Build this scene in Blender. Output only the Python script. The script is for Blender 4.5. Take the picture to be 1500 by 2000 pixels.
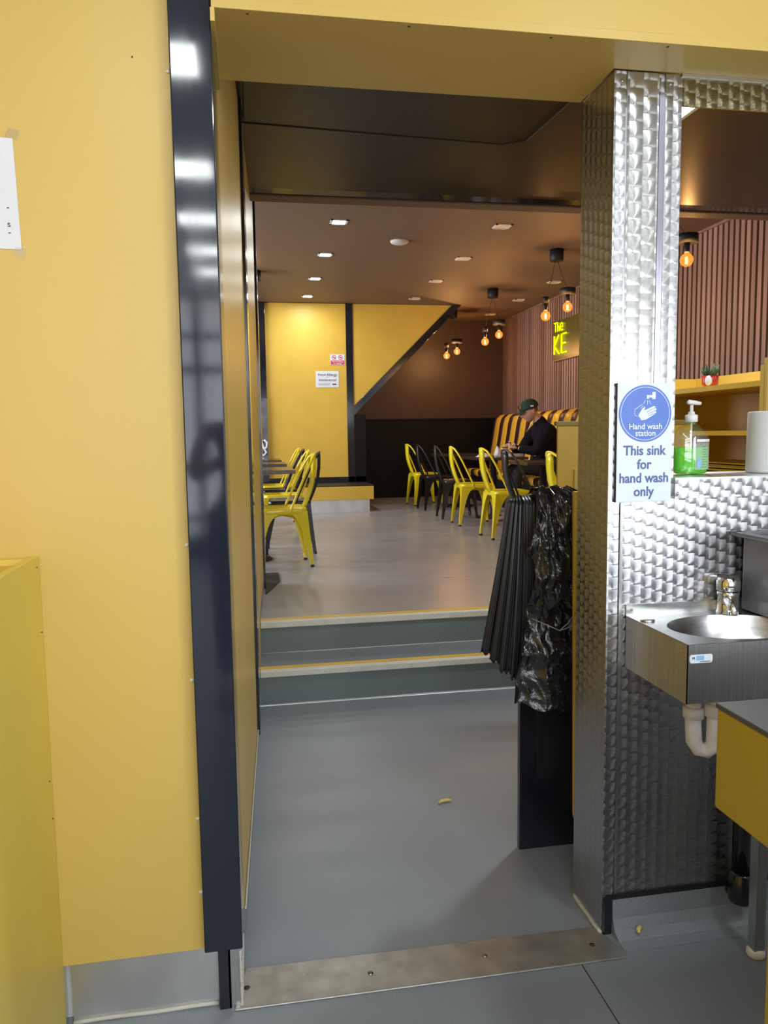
import bpy, bmesh, math, random
from mathutils import Vector, Matrix, noise
random.seed(7)
PI = math.pi
SC = bpy.context.scene
COL = SC.collection
for o in list(bpy.data.objects): bpy.data.objects.remove(o)

# ------------------------------------------------------------------ camera
cam_d = bpy.data.cameras.new('camera'); cam = bpy.data.objects.new('camera', cam_d); COL.objects.link(cam)
cam.matrix_world = Matrix(((0.98480, 0.03097, -0.17092, 0), (-0.17316, 0.09671, -0.98013, 0),
                           (-0.01383, 0.99483, 0.10060, 1.35), (0, 0, 0, 1)))
cam_d.sensor_fit = 'VERTICAL'; cam_d.sensor_height = 32.0; cam_d.lens = 1500/2000*32.0
cam_d.clip_start = 0.02; cam_d.clip_end = 200
SC.camera = cam
# ------------------------------------------------------------------ world, lights, exposure
W = bpy.data.worlds.new('world'); SC.world = W; W.use_nodes = True
bg = W.node_tree.nodes['Background']; bg.inputs[0].default_value = (0.86, 0.93, 1.0, 1); bg.inputs[1].default_value = 1.1
def area(name, loc, direction, sx, sy, power, color, spread=180):
    l = bpy.data.lights.new(name, 'AREA'); l.shape = 'RECTANGLE'; l.size = sx; l.size_y = sy; l.energy = power; l.color = color
    l.spread = math.radians(spread)
    o = bpy.data.objects.new(name, l); COL.objects.link(o); o.location = loc
    o.rotation_euler = Vector(direction).to_track_quat('-Z', 'Y').to_euler(); return o
area('shopfront_daylight', (0.1, -5.4, 1.55), (0, 1, 0), 4.6, 2.6, 185, (0.90, 0.95, 1.0))
area('side_window_daylight', (2.85, -2.6, 1.6), (-1, 0, 0), 2.4, 1.6, 85, (0.92, 0.96, 1.0))
area('street_window_daylight', (-3.3, 7.4, 1.9), (1, 0, 0), 4.2, 2.0, 250, (0.82, 0.88, 1.0))
SC.view_settings.view_transform = 'Standard'; SC.view_settings.look = 'None'
SC.view_settings.exposure = 0.0; SC.view_settings.gamma = 1.0; SC.view_settings.use_curve_mapping = False

# ------------------------------------------------------------------ node helpers / materials
def newmat(name):
    m = bpy.data.materials.new(name); m.use_nodes = True
    return m, m.node_tree, m.node_tree.nodes['Principled BSDF']
def node(nt, t, **kw):
    n = nt.nodes.new(t)
    for k, v in kw.items(): setattr(n, k, v)
    return n
def sock(nt, s, v):
    if v is None: return
    if isinstance(v, bpy.types.NodeSocket): nt.links.new(v, s)
    else: s.default_value = v
def M(nt, op, a, b=None, c=None):
    n = node(nt, 'ShaderNodeMath', operation=op)
    sock(nt, n.inputs[0], a); sock(nt, n.inputs[1], b); sock(nt, n.inputs[2], c); return n.outputs[0]
def V(nt, op, a, b=None, scale=None):
    n = node(nt, 'ShaderNodeVectorMath', operation=op)
    sock(nt, n.inputs[0], a); sock(nt, n.inputs[1], b)
    if scale is not None: sock(nt, n.inputs['Scale'], scale)
    return n.outputs['Value'] if op in ('DOT_PRODUCT', 'LENGTH') else n.outputs[0]
def noise_n(nt, scale, detail=3, vec=None, rough=.5):
    n = node(nt, 'ShaderNodeTexNoise'); n.inputs['Scale'].default_value = scale; n.inputs['Detail'].default_value = detail
    n.inputs['Roughness'].default_value = rough
    if vec is not None: nt.links.new(vec, n.inputs['Vector'])
    return n.outputs['Fac']
def pos(nt): return node(nt, 'ShaderNodeNewGeometry').outputs['Position']
def ramp(nt, fac, c0, c1, p0=0., p1=1.):
    r = node(nt, 'ShaderNodeValToRGB'); r.color_ramp.elements[0].position = p0; r.color_ramp.elements[1].position = p1
    r.color_ramp.elements[0].color = (*c0, 1); r.color_ramp.elements[1].color = (*c1, 1); nt.links.new(fac, r.inputs[0]); return r.outputs[0]
def bump(nt, b, h, strength=.2, dist=.002):
    n = node(nt, 'ShaderNodeBump'); n.inputs['Strength'].default_value = strength; n.inputs['Distance'].default_value = dist
    nt.links.new(h, n.inputs['Height']); nt.links.new(n.outputs[0], b.inputs['Normal'])
def mix3(a, k): return tuple(max(0, min(1, x*k)) for x in a)
def basic(name, col, rough=.5, metal=0., vary=.08, scale=6., bmp=0., bscale=60., coat=0., spec=None):
    m, nt, b = newmat(name)
    f = noise_n(nt, scale, 4, pos(nt))
    nt.links.new(ramp(nt, f, mix3(col, 1-vary), mix3(col, 1+vary), .3, .7), b.inputs['Base Color'])
    b.inputs['Roughness'].default_value = rough; b.inputs['Metallic'].default_value = metal
    b.inputs['Coat Weight'].default_value = coat; b.inputs['Coat Roughness'].default_value = .08
    if spec is not None: b.inputs['Specular IOR Level'].default_value = spec
    if bmp: bump(nt, b, noise_n(nt, bscale, 3, pos(nt)), bmp)
    return m
def emis(name, col, strength):
    m = bpy.data.materials.new(name); m.use_nodes = True; nt = m.node_tree; nt.nodes.clear()
    e = node(nt, 'ShaderNodeEmission'); e.inputs[0].default_value = (*col, 1); e.inputs[1].default_value = strength
    o = node(nt, 'ShaderNodeOutputMaterial'); nt.links.new(e.outputs[0], o.inputs[0]); return m
def mixt(name, shader_fn, k):       # shader mixed with transparency
    m = bpy.data.materials.new(name); m.use_nodes = True; nt = m.node_tree; nt.nodes.clear()
    t = node(nt, 'ShaderNodeBsdfTransparent'); s = shader_fn(nt); x = node(nt, 'ShaderNodeMixShader'); x.inputs[0].default_value = k
    nt.links.new(t.outputs[0], x.inputs[1]); nt.links.new(s, x.inputs[2])
    o = node(nt, 'ShaderNodeOutputMaterial'); nt.links.new(x.outputs[0], o.inputs[0]); return m

def engine_turned(name, cell, base=.62, rough=.3, shear=.33, tint=(1, 1, 1)):
    m, nt, b = newmat(name)
    g = node(nt, 'ShaderNodeNewGeometry'); P = g.outputs['Position']; N = g.outputs['True Normal']
    U = V(nt, 'NORMALIZE', V(nt, 'ADD', V(nt, 'CROSS_PRODUCT', (0, 0, 1), N), (1e-4, 0, 0)))
    sp = node(nt, 'ShaderNodeSeparateXYZ'); nt.links.new(P, sp.inputs[0])
    u = M(nt, 'DIVIDE', V(nt, 'DOT_PRODUCT', P, U), cell); v = M(nt, 'DIVIDE', sp.outputs[2], cell*1.08)
    v = M(nt, 'ADD', v, M(nt, 'MULTIPLY', M(nt, 'FLOOR', u), shear))
    lu = M(nt, 'SUBTRACT', M(nt, 'FRACT', u), .38); lv = M(nt, 'SUBTRACT', M(nt, 'FRACT', v), .12)
    T = V(nt, 'NORMALIZE', V(nt, 'ADD', V(nt, 'SCALE', U, None, M(nt, 'MULTIPLY', lv, -1.)), V(nt, 'SCALE', (0, 0, 1), None, lu)))
    nt.links.new(T, b.inputs['Tangent'])
    d = M(nt, 'SQRT', M(nt, 'ADD', M(nt, 'MULTIPLY', lu, lu), M(nt, 'MULTIPLY', lv, lv)))
    ring = noise_n(nt, 1., 2, V(nt, 'SCALE', V(nt, 'ADD', V(nt, 'SCALE', (1, 0, 0), None, d), V(nt, 'SCALE', P, None, .15)), None, 26.))
    edge = M(nt, 'SMOOTH_MIN', M(nt, 'FRACT', u), M(nt, 'FRACT', v), .1)
    e2 = M(nt, 'MULTIPLY', M(nt, 'MINIMUM', M(nt, 'MULTIPLY', edge, 9.), 1.), 1.)
    val = M(nt, 'MULTIPLY', M(nt, 'ADD', M(nt, 'MULTIPLY', ring, .24), base-.12), M(nt, 'ADD', M(nt, 'MULTIPLY', e2, .24), .76))
    cc = node(nt, 'ShaderNodeCombineXYZ')
    for i in range(3): nt.links.new(M(nt, 'MULTIPLY', val, tint[i]), cc.inputs[i])
    nt.links.new(cc.outputs[0], b.inputs['Base Color'])
    b.inputs['Metallic'].default_value = 1.; b.inputs['Anisotropic'].default_value = .9
    nt.links.new(M(nt, 'ADD', M(nt, 'MULTIPLY', ring, .12), rough-.04), b.inputs['Roughness'])
    # every swirl is dished very slightly, so neighbouring swirls catch the light differently
    nrm = V(nt, 'NORMALIZE', V(nt, 'ADD', g.outputs['Normal'], V(nt, 'ADD', V(nt, 'SCALE', U, None, M(nt, 'MULTIPLY', lu, .07)), V(nt, 'SCALE', (0, 0, 1), None, M(nt, 'MULTIPLY', lv, .07)))))
    nt.links.new(nrm, b.inputs['Normal'])
    return m
def brushed(name, col, rough=.3, axis=(1, 40, 40), aniso=.5):
    m, nt, b = newmat(name)
    vec = V(nt, 'MULTIPLY', pos(nt), tuple(float(a)*6 for a in axis))
    f = noise_n(nt, 1., 3, vec); g = noise_n(nt, 5., 3, pos(nt))
    nt.links.new(ramp(nt, f, mix3(col, .86), mix3(col, 1.1), .3, .7), b.inputs['Base Color'])
    b.inputs['Metallic'].default_value = 1.; b.inputs['Anisotropic'].default_value = aniso
    nt.links.new(M(nt, 'ADD', M(nt, 'MULTIPLY', g, .2), rough-.1), b.inputs['Roughness']); return m

YC = (0.66, 0.455, 0.115)
m_yel = basic('yellow_laminate', YC, .38, vary=.03, scale=1.5, bmp=.04, bscale=220)
m_yel2 = basic('yellow_painted_board', (0.70, 0.44, 0.055), .45, vary=.04)
m_yctr_lit = basic('yellow_counter_lit', (0.78, 0.60, 0.11), .42, vary=.03)  # counter yellow brightened for the side that faces the light
m_yctr_shade = basic('yellow_counter_shaded', (0.42, 0.29, 0.02), .42, vary=.03)  # same yellow darkened for the counter side turned from the light
m_blk = basic('gloss_black_trim', (0.012, 0.013, 0.02), .13, vary=.3, scale=9, coat=.3)
def black_jamb():
    m, nt, b = newmat('scuffed_black_gloss')
    b.inputs['Base Color'].default_value = (.014, .018, .032, 1)
    f = noise_n(nt, 1., 4, V(nt, 'MULTIPLY', pos(nt), (60., 60., 5.)))
    nt.links.new(M(nt, 'ADD', M(nt, 'MULTIPLY', f, .07), .03), b.inputs['Roughness'])
    b.inputs['Specular IOR Level'].default_value = .42
    b.inputs['Coat Weight'].default_value = .12; b.inputs['Coat Roughness'].default_value = .1
    return m
m_jamb = black_jamb()
m_blkmat = basic('matt_black', (0.012, 0.011, 0.012), .55, vary=.3)
m_wains = basic('black_wainscot_board', (0.004, 0.0035, 0.003), .5, vary=.2, spec=.25)
m_brown = basic('dark_brown_wall', (0.075, 0.040, 0.024), .45, vary=.12, scale=2)
m_ceilu = basic('brown_black_ceiling', (0.20, 0.125, 0.075), .6, vary=.08, scale=1.2)
m_ceill = basic('dark_gloss_ceiling', (0.016, 0.011, 0.009), .28, vary=.15, scale=2.5, bmp=.3, bscale=6)
m_white = basic('white_plastic', (0.82, 0.82, 0.80), .35, vary=.03)
m_wpipe = basic('white_waste_pipe', (0.86, 0.80, 0.88), .4, vary=.03)
m_offw = basic('off_white_plaster', (0.7, 0.7, 0.68), .6, vary=.05)
m_paper = basic('paper', (0.75, 0.76, 0.82), .4, vary=.03)
m_eng = engine_turned('engine_turned_steel', .030, .52, .27, 0.33, (.97, .98, 1.03))
m_engc = engine_turned('engine_turned_steel_centre', .036, .54, .22, 0.5)
m_steel = brushed('brushed_steel', (0.62, 0.62, 0.62), .34, (40, 40, 1))
m_steelh = brushed('brushed_steel_flat', (0.66, 0.67, 0.67), .30, (1, 40, 40))
m_kick = brushed('scuffed_steel_kick_plate', (0.72, 0.72, 0.74), .42, (1.2, 1, .6), .1)
m_alu = basic('worn_aluminium', (0.42, 0.41, 0.39), .42, .75, vary=.18, scale=18, bmp=.2)
m_chrome = basic('chrome', (0.8, 0.8, 0.82), .07, 1.0, vary=.02)
m_screw = basic('screw_metal', (0.45, 0.43, 0.4), .3, 1.0)
m_dark = basic('dark_hole', (0.05, 0.035, 0.02), .6)
m_seal = basic('sealant_line', (0.55, 0.55, 0.5), .6, vary=.1)
m_nose = basic('grey_white_stair_nosing', (0.72, 0.72, 0.68), .5, vary=.06, scale=20)
m_yline = basic('yellow_stair_insert', (0.80, 0.50, 0.06), .5, vary=.05)
def vinyl(name, c0, c1, rough, warm=None):
    m, nt, b = newmat(name)
    P = pos(nt); big = noise_n(nt, 1.6, 4, P); sp = noise_n(nt, 420., 2, P)
    c = ramp(nt, big, c0, c1, .3, .7)
    mx = node(nt, 'ShaderNodeMixRGB', blend_type='MULTIPLY'); mx.inputs[0].default_value = .8
    nt.links.new(c, mx.inputs[1]); nt.links.new(ramp(nt, sp, (.72, .72, .72), (1.12, 1.12, 1.12), .35, .65), mx.inputs[2])
    nt.links.new(mx.outputs[0], b.inputs['Base Color'])
    st = noise_n(nt, 1., 4, V(nt, 'MULTIPLY', P, (1.0, 6.0, 1.)))
    nt.links.new(M(nt, 'ADD', M(nt, 'MULTIPLY', st, .22), rough-.1), b.inputs['Roughness'])
    bump(nt, b, sp, .08, .001); return m
m_floor = vinyl('grey_safety_vinyl', (0.225, 0.255, 0.305), (0.27, 0.30, 0.35), .42)
m_floor2 = vinyl('upper_grey_vinyl', (0.33, 0.325, 0.36), (0.40, 0.385, 0.415), .30)
m_riser = vinyl('blue_grey_riser_vinyl', (0.17, 0.21, 0.225), (0.20, 0.245, 0.26), .45)
def slatmat():
    m, nt, b = newmat('walnut_slat')
    oi = node(nt, 'ShaderNodeObjectInfo'); f = noise_n(nt, 1., 4, V(nt, 'MULTIPLY', pos(nt), (30., 30., 1.2)))
    k = M(nt, 'ADD', M(nt, 'MULTIPLY', f, .6), M(nt, 'MULTIPLY', oi.outputs['Random'], .4))
    nt.links.new(ramp(nt, k, (0.21, 0.115, 0.082), (0.40, 0.245, 0.19), .25, .75), b.inputs['Base Color'])
    b.inputs['Roughness'].default_value = .5; return m
m_slat = slatmat()
m_chY = basic('yellow_enamel', (0.92, 0.72, 0.015), .22, vary=.03, coat=.3)
m_chB = basic('black_enamel', (0.011, 0.009, 0.009), .34, vary=.1, coat=.2)
m_rub = basic('rubber', (0.03, 0.03, 0.03), .8)
m_ttop = basic('dark_table_top', (0.05, 0.028, 0.02), .22, vary=.2)
m_vy = basic('yellow_vinyl_upholstery', (0.82, 0.47, 0.035), .35, vary=.05, bmp=.1)
m_vb = basic('dark_brown_vinyl_upholstery', (0.05, 0.016, 0.012), .35, vary=.1, bmp=.1)
m_skin = basic('skin', (0.56, 0.30, 0.22), .5, vary=.08)
m_jack = basic('black_jacket', (0.007, 0.006, 0.011), .9, vary=.25, bmp=.4, bscale=25, spec=.2)
m_trou = basic('dark_trousers', (0.02, 0.02, 0.024), .85, vary=.2)
m_jean = basic('grey_blue_jeans', (0.16, 0.17, 0.22), .85, vary=.2)
m_shoe = basic('beige_shoe', (0.50, 0.38, 0.33), .6)
m_cap = basic('dark_green_cap', (0.012, 0.04, 0.022), .8, vary=.15)
m_gold = basic('gold_chain', (0.8, 0.6, 0.3), .25, 1.)
m_bun = basic('burger_bun', (0.6, 0.33, 0.12), .6, vary=.2, scale=40)
def bagmat():
    m, nt, b = newmat('black_polythene')
    b.inputs['Base Color'].default_value = (.012, .011, .014, 1); b.inputs['Roughness'].default_value = .15
    b.inputs['Specular IOR Level'].default_value = .8
    w = noise_n(nt, 15., 4, pos(nt), .55); bump(nt, b, w, .6, .014); return m
m_bag = bagmat()
def bagmat2():
    m, nt, b = newmat('black_polythene_flat')
    b.inputs['Base Color'].default_value = (.014, .012, .014, 1); b.inputs['Roughness'].default_value = .36
    w = noise_n(nt, 9., 3, pos(nt), .5); bump(nt, b, w, .2, .006); return m
m_bag2 = bagmat2()
m_red = basic('red_glaze', (0.6, 0.03, 0.035), .2, coat=.5)
m_leaf = basic('succulent_green', (0.035, 0.10, 0.05), .5, vary=.2)
m_sblue = basic('sign_blue', (0.085, 0.19, 0.66), .35, vary=.02)
m_ink = basic('sign_ink_blue', (0.10, 0.15, 0.38), .45, vary=.02)
m_sign = basic('sign_white', (0.74, 0.82, 0.95), .3, vary=.01)
m_sred = basic('sign_red', (0.6, 0.03, 0.04), .4)
m_inkb = basic('black_ink', (0.03, 0.03, 0.03), .5)
m_greyc = basic('grey_metal_bin', (0.24, 0.24, 0.27), .38, .35, vary=.05)
m_ctop = basic('dark_grey_counter_top', (0.075, 0.07, 0.08), .45, vary=.06)
m_led = emis('led_diffuser_lit', (0.93, 1.0, 0.98), 9.0)
m_ledf = emis('front_led_panel_lit', (0.95, 0.98, 1.0), 11.0)
m_ledoff = basic('diffuser_unlit', (0.78, 0.70, 0.62), .4)
m_neon = emis('neon_yellow', (0.82, 0.92, 0.0), 2.6)
m_fil = emis('filament', (1.0, 0.50, 0.10), 45.)
def _g(nt):
    e = node(nt, 'ShaderNodeEmission'); e.inputs[0].default_value = (1, .33, .045, 1); e.inputs[1].default_value = 1.5; return e.outputs[0]
m_globe = mixt('amber_bulb_glass', _g, .52)
def _cl(nt):
    e = node(nt, 'ShaderNodeBsdfGlossy'); e.inputs['Color'].default_value = (.9, .9, .9, 1); e.inputs['Roughness'].default_value = .05; return e.outputs[0]
m_clear = mixt('clear_plastic', _cl, .13)
def _gr(nt):
    e = node(nt, 'ShaderNodeBsdfPrincipled'); e.inputs['Base Color'].default_value = (.12, .72, .02, 1); e.inputs['Roughness'].default_value = .15
    e.inputs['Subsurface Weight'].default_value = .0; return e.outputs[0]
m_gel = mixt('green_soap', _gr, .82)
m_lab = mixt('printed_label', lambda nt: (lambda e: (setattr(e.inputs[0], 'default_value', (.75, .85, .8, 1)), e.outputs[0])[1])(node(nt, 'ShaderNodeBsdfDiffuse')), .32)

# ------------------------------------------------------------------ mesh builder
class MB:
    def __init__(s): s.v = []; s.f = []; s.sm = []
    def add(s, vs, fs, smooth=False):
        n = len(s.v); s.v += [tuple(p) for p in vs]; s.f += [tuple(i+n for i in f) for f in fs]; s.sm += [smooth]*len(fs); return s
    def box(s, a, b):
        x0, y0, z0 = a; x1, y1, z1 = b
        vs = [(x0,y0,z0),(x1,y0,z0),(x1,y1,z0),(x0,y1,z0),(x0,y0,z1),(x1,y0,z1),(x1,y1,z1),(x0,y1,z1)]
        return s.add(vs, [(0,3,2,1),(4,5,6,7),(0,1,5,4),(1,2,6,5),(2,3,7,6),(3,0,4,7)])
    def prism(s, pts, axis, a, b):      # pts 2D polygon, extruded on axis from a to b
        def mk(p, q):
            return {'x': (q, p[0], p[1]), 'y': (p[0], q, p[1]), 'z': (p[0], p[1], q)}[axis]
        n = len(pts); vs = [mk(p, a) for p in pts]+[mk(p, b) for p in pts]
        return s.add(vs, [tuple(range(n)), tuple(range(2*n-1, n-1, -1))]+[(i, i+n, (i+1) % n+n, (i+1) % n) for i in range(n)])
    def tube(s, pts, r, n=10, cap=True, closed=False):
        P = [Vector(p) for p in pts]; k = len(P); R = r if isinstance(r, (list, tuple)) else [r]*k
        vs = []; up = None
        for i, p in enumerate(P):
            if closed: t = (P[(i+1) % k]-P[i-1]).normalized()
            else: t = (P[min(i+1, k-1)]-P[max(i-1, 0)]).normalized()
            if up is None: up = Vector((0, 0, 1)) if abs(t.z) < .9 else Vector((1, 0, 0))
            a = t.cross(up).normalized(); up = a.cross(t).normalized()
            for j in range(n):
                w = 2*PI*j/n; vs.append(p+(a*math.cos(w)+up*math.sin(w))*R[i])
        fs = []
        for i in range(k if closed else k-1):
            for j in range(n):
                i2 = (i+1) % k; fs.append((i*n+j, i*n+(j+1) % n, i2*n+(j+1) % n, i2*n+j))
        s.add(vs, fs, True)
        if cap and not closed:
            b = len(s.v)-len(vs); s.f += [tuple(b+j for j in range(n-1, -1, -1)), tuple(b+(k-1)*n+j for j in range(n))]; s.sm += [False]*2
        return s
    def lathe(s, prof, c=(0, 0, 0), n=24, sx=1., sy=1., smooth=True):   # prof: (r,z)
        vs = []
        for r, z in prof:
            for j in range(n):
                w = 2*PI*j/n; vs.append((c[0]+r*sx*math.cos(w), c[1]+r*sy*math.sin(w), c[2]+z))
        fs = [(i*n+j, i*n+(j+1) % n, (i+1)*n+(j+1) % n, (i+1)*n+j) for i in range(len(prof)-1) for j in range(n)]
        s.add(vs, fs, smooth); b = len(s.v)-len(vs)
        if prof[0][0] > 1e-5: s.f.append(tuple(b+j for j in range(n-1, -1, -1))); s.sm.append(False)
        if prof[-1][0] > 1e-5: s.f.append(tuple(b+(len(prof)-1)*n+j for j in range(n))); s.sm.append(False)
        return s
    def loft(s, secs, smooth=True, cap=True):
        n = len(secs[0]); vs = [p for q in secs for p in q]
        fs = [(i*n+j, i*n+(j+1) % n, (i+1)*n+(j+1) % n, (i+1)*n+j) for i in range(len(secs)-1) for j in range(n)]
        s.add(vs, fs, smooth)
        if cap:
            b = len(s.v)-len(vs); s.f += [tuple(b+j for j in range(n-1, -1, -1)), tuple(b+(len(secs)-1)*n+j for j in range(n))]; s.sm += [False]*2
        return s
    def grid(s, fn, nu, nv, smooth=True):
        vs = [fn(i/nu, j/nv) for j in range(nv+1) for i in range(nu+1)]
        return s.add(vs, [(j*(nu+1)+i, j*(nu+1)+i+1, (j+1)*(nu+1)+i+1, (j+1)*(nu+1)+i) for j in range(nv) for i in range(nu)], smooth)
    def data(s, name, mat):
        me = bpy.data.meshes.new(name); me.from_pydata(s.v, [], s.f)
        me.polygons.foreach_set('use_smooth', s.sm)
        bm = bmesh.new(); bm.from_mesh(me); bmesh.ops.remove_doubles(bm, verts=bm.verts, dist=1e-5); bmesh.ops.recalc_face_normals(bm, faces=bm.faces); bm.to_mesh(me); bm.free()
        if mat: me.materials.append(mat)
        return me
    def build(s, name, mat, parent=None, bevel=0., seg=2):
        o = bpy.data.objects.new(name, s.data(name, mat)); COL.objects.link(o)
        if parent is not None:
            o.parent = parent; o.matrix_parent_inverse = parent_world(parent).inverted()
        if bevel:
            b = o.modifiers.new('bevel', 'BEVEL'); b.width = bevel; b.segments = seg; b.limit_method = 'ANGLE'; b.angle_limit = math.radians(40)
        return o
def parent_world(p):
    m = p.matrix_parent_inverse @ p.matrix_basis if p.parent else p.matrix_basis.copy()
    return (parent_world(p.parent) @ m) if p.parent else m
def tag(o, label=None, cat=None, group=None, kind=None):
    if label: o['label'] = label
    if cat: o['category'] = cat
    if group: o['group'] = group
    if kind: o['kind'] = kind
    return o
def thing(name, label, cat, loc=(0, 0, 0), group=None):
    o = bpy.data.objects.new(name, None); COL.objects.link(o); o.location = loc; o.empty_display_size = .1
    return tag(o, label, cat, group)
def struct(name, label=None):
    o = bpy.data.objects.new(name, None); COL.objects.link(o); o['kind'] = 'structure'
    if label: o['label'] = label
    return o
def B(name, mat, parent, a, b, bevel=0.):
    return MB().box(a, b).build(name, mat, parent, bevel)
def copy_tree(o, parent=None):
    c = o.copy(); COL.objects.link(c)
    if parent is not None: c.parent = parent
    for ch in list(o.children): copy_tree(ch, c)
    return c
def text(name, body, size, mat, parent, origin, xdir=(1, 0, 0), zdir=(0, 0, 1), depth=.0006, align='CENTER', bold=0., sx=1., off=.0012):
    cu = bpy.data.curves.new(name, 'FONT'); cu.body = body; cu.size = size; cu.align_x = align; cu.extrude = depth; cu.offset = bold; cu.resolution_u = 4
    t = bpy.data.objects.new('tmp', cu); COL.objects.link(t)
    bpy.context.view_layer.update()
    me = bpy.data.meshes.new_from_object(t.evaluated_get(bpy.context.evaluated_depsgraph_get()))
    bpy.data.objects.remove(t); bpy.data.curves.remove(cu)
    X = Vector(xdir).normalized(); Z = Vector(zdir).normalized(); N = X.cross(Z)
    mt = Matrix(((X.x*sx, Z.x, N.x, origin[0]+N.x*off), (X.y*sx, Z.y, N.y, origin[1]+N.y*off), (X.z*sx, Z.z, N.z, origin[2]+N.z*off), (0, 0, 0, 1)))
    me.transform(mt); me.materials.clear(); me.materials.append(mat)
    o = bpy.data.objects.new(name, me); COL.objects.link(o)
    o.parent = parent; o.matrix_parent_inverse = parent_world(parent).inverted(); return o
def screw(parent, x, y, z, d=(0, -1, 0), r=.0035, mat=None, name='screw'):
    D = Vector(d); p = Vector((x, y, z))
    MB().tube([p-D*.002, p+D*.0006, p+D*.0016], [r, r, r*.5], 10).build(name, mat or m_screw, parent)

# ================================================================== SETTING
ZF = .35            # height of the dining floor above the front floor
ZC, ZL = 3.12, 2.70 # ceiling heights: dining room, passage
def WX(y): return -.13+.0395*y     # face of the passage wall on the left
fl = struct('floor')
B('front_floor', m_floor, fl, (-3.6, -5.5, -.1), (4.05, 3.79, 0))
B('upper_floor', m_floor2, fl, (-3.5, 4.12, -.1), (4.05, 12.1, ZF))
st = B('step', m_riser, fl, (WX(3.8), 3.80, 0), (2.02, 4.13, .165))
B('tread', m_floor, st, (WX(3.9)+.002, 3.86, .165), (2.02, 4.115, .175))
B('nosing', m_nose, st, (WX(3.8)+.002, 3.79, .145), (2.02, 3.835, .176), .003)
B('yellow_insert', m_yline, st, (WX(3.8)+.002, 3.835, .16), (2.02, 3.872, .178))
MB().tube([(WX(3.8)+.004, 3.797, .003)]+[(x, 3.797+.002*math.sin(x*9), .003) for x in (.5, .9, 1.3, 1.7, 2.)], .0035, 6).build('sealant_line', m_seal, st)
s2 = B('step', m_riser, fl, (WX(4.1), 4.115, .17), (2.02, 4.20, ZF-.004))
B('nosing', m_nose, s2, (WX(4.1)+.002, 4.105, ZF-.032), (4.0, 4.150, ZF+.001), .003)
B('yellow_insert', m_yline, s2, (WX(4.1)+.002, 4.150, ZF-.01), (4.0, 4.190, ZF+.003))
MB().tube([(x, 4.112+.002*math.sin(x*8), .178) for x in (WX(4.1)+.004, .5, .9, 1.3, 1.7, 2.)], .0035, 6).build('sealant_line', m_seal, s2)
B('vinyl_seam', m_dark, fl, (.793, .9, -.001), (.7955, 1.72, .0012))

# passage wall on the left (slightly skewed), two panels and two trims
wl = struct('wall_left')
def skew(name, mat, y0, y1, z0, z1, off=0., th=.05, parent=wl, bev=0.):
    return MB().prism([(WX(y0)+off, y0), (WX(y1)+off, y1), (WX(y1)+off-th, y1), (WX(y0)+off-th, y0)], 'z', z0, z1).build(name, mat, parent, bev)
skew('yellow_panel', m_yel, 2.01, 3.30, .075, ZL)
skew('yellow_panel', m_yel, 3.44, 4.10, .075, 2.9)
skew('yellow_panel', m_yel, 4.10, 5.08, ZF+.07, 3.1)
skew('black_trim', m_blk, 3.28, 3.45, .055, ZL, .012, .06, bev=.002)
skew('black_trim', m_blk, 5.06, 5.23, ZF+.005, ZC, .014, .06, bev=.002)
skew('wall_core', m_yel2, 1.80, 5.20, 0, 3.1, -.02, .12)
skew('vinyl_skirting', m_floor, 2.0, 3.80, 0, .075, .002, .03)
skew('vinyl_skirting', m_floor, 4.10, 5.06, ZF, ZF+.07, .002, .03)
MB().tube([(WX(y)+.004, y, .077+.0015*math.sin(y*23)) for y in [2.0+.1*i for i in range(18)]], .003, 6).build('sealant_line', m_seal, wl)

# front wall, left of the opening
wf = struct('wall_front')
B('yellow_panel', m_yel, wf, (-3.6, 1.752, .152), (-.112, 1.80, 2.9))
MB().prism([(-1.4, .145), (-1.4, .18), (-.115, .18), (-.115, .148)], 'y', 1.7515, 1.77).build('yellow_panel_edge', m_yel, wf)
B('kick_plate', m_kick, wf, (-.44, 1.757, 0), (-.106, 1.78, .153))
B('wall_core', m_offw, wf, (-3.6, 1.78, 0), (-.16, 1.95, 2.9))
MB().tube([(x, 1.754, .004+.001*math.sin(x*31)) for x in [-.44+.03*i for i in range(12)]], .005, 6).build('sealant_line', m_seal, wf)
for x, z in ((-.1425, 2.115), (-.1425, 1.11), (-.143, .80), (-.1425, .47), (-.142, .29)):
    MB().lathe([(0, -.004), (.004, -.003), (.005, 0), (.004, .003), (0, .004)], (x, 1.7515, z), 8).build('putty_spot', m_white, wf)
for x, z in ((-.214, 2.14),):
    screw(wf, x, 1.752, z, mat=m_dark, name='nail_mark', r=.002)
tj = struct('trim_1')
MB().prism([(-.137, 1.718), (-.050, 1.718), (-.050, 2.012), (-.137, 2.012)], 'z', .158, 2.9).build('black_jamb_board', m_jamb, tj, .003)
B('black_jamb_foot', m_blk, tj, (-.108, 1.735, 0), (-.080, 1.80, .158))
B('steel_jamb_foot', m_steel, tj, (-.085, 1.735, 0), (-.058, 1.99, .158))
MB().tube([(-.056, 1.73+.02*i, .01+.16*(i/13)*0+.003*math.sin(i*3)) for i in range(14)], .004, 6).build('sealant_line', m_seal, tj)
MB().tube([(-.056, 1.733, .002+.012*i) for i in range(13)], [.003+.0012*math.sin(i*2.3) for i in range(13)], 6).build('sealant_line', m_seal, tj)

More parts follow.
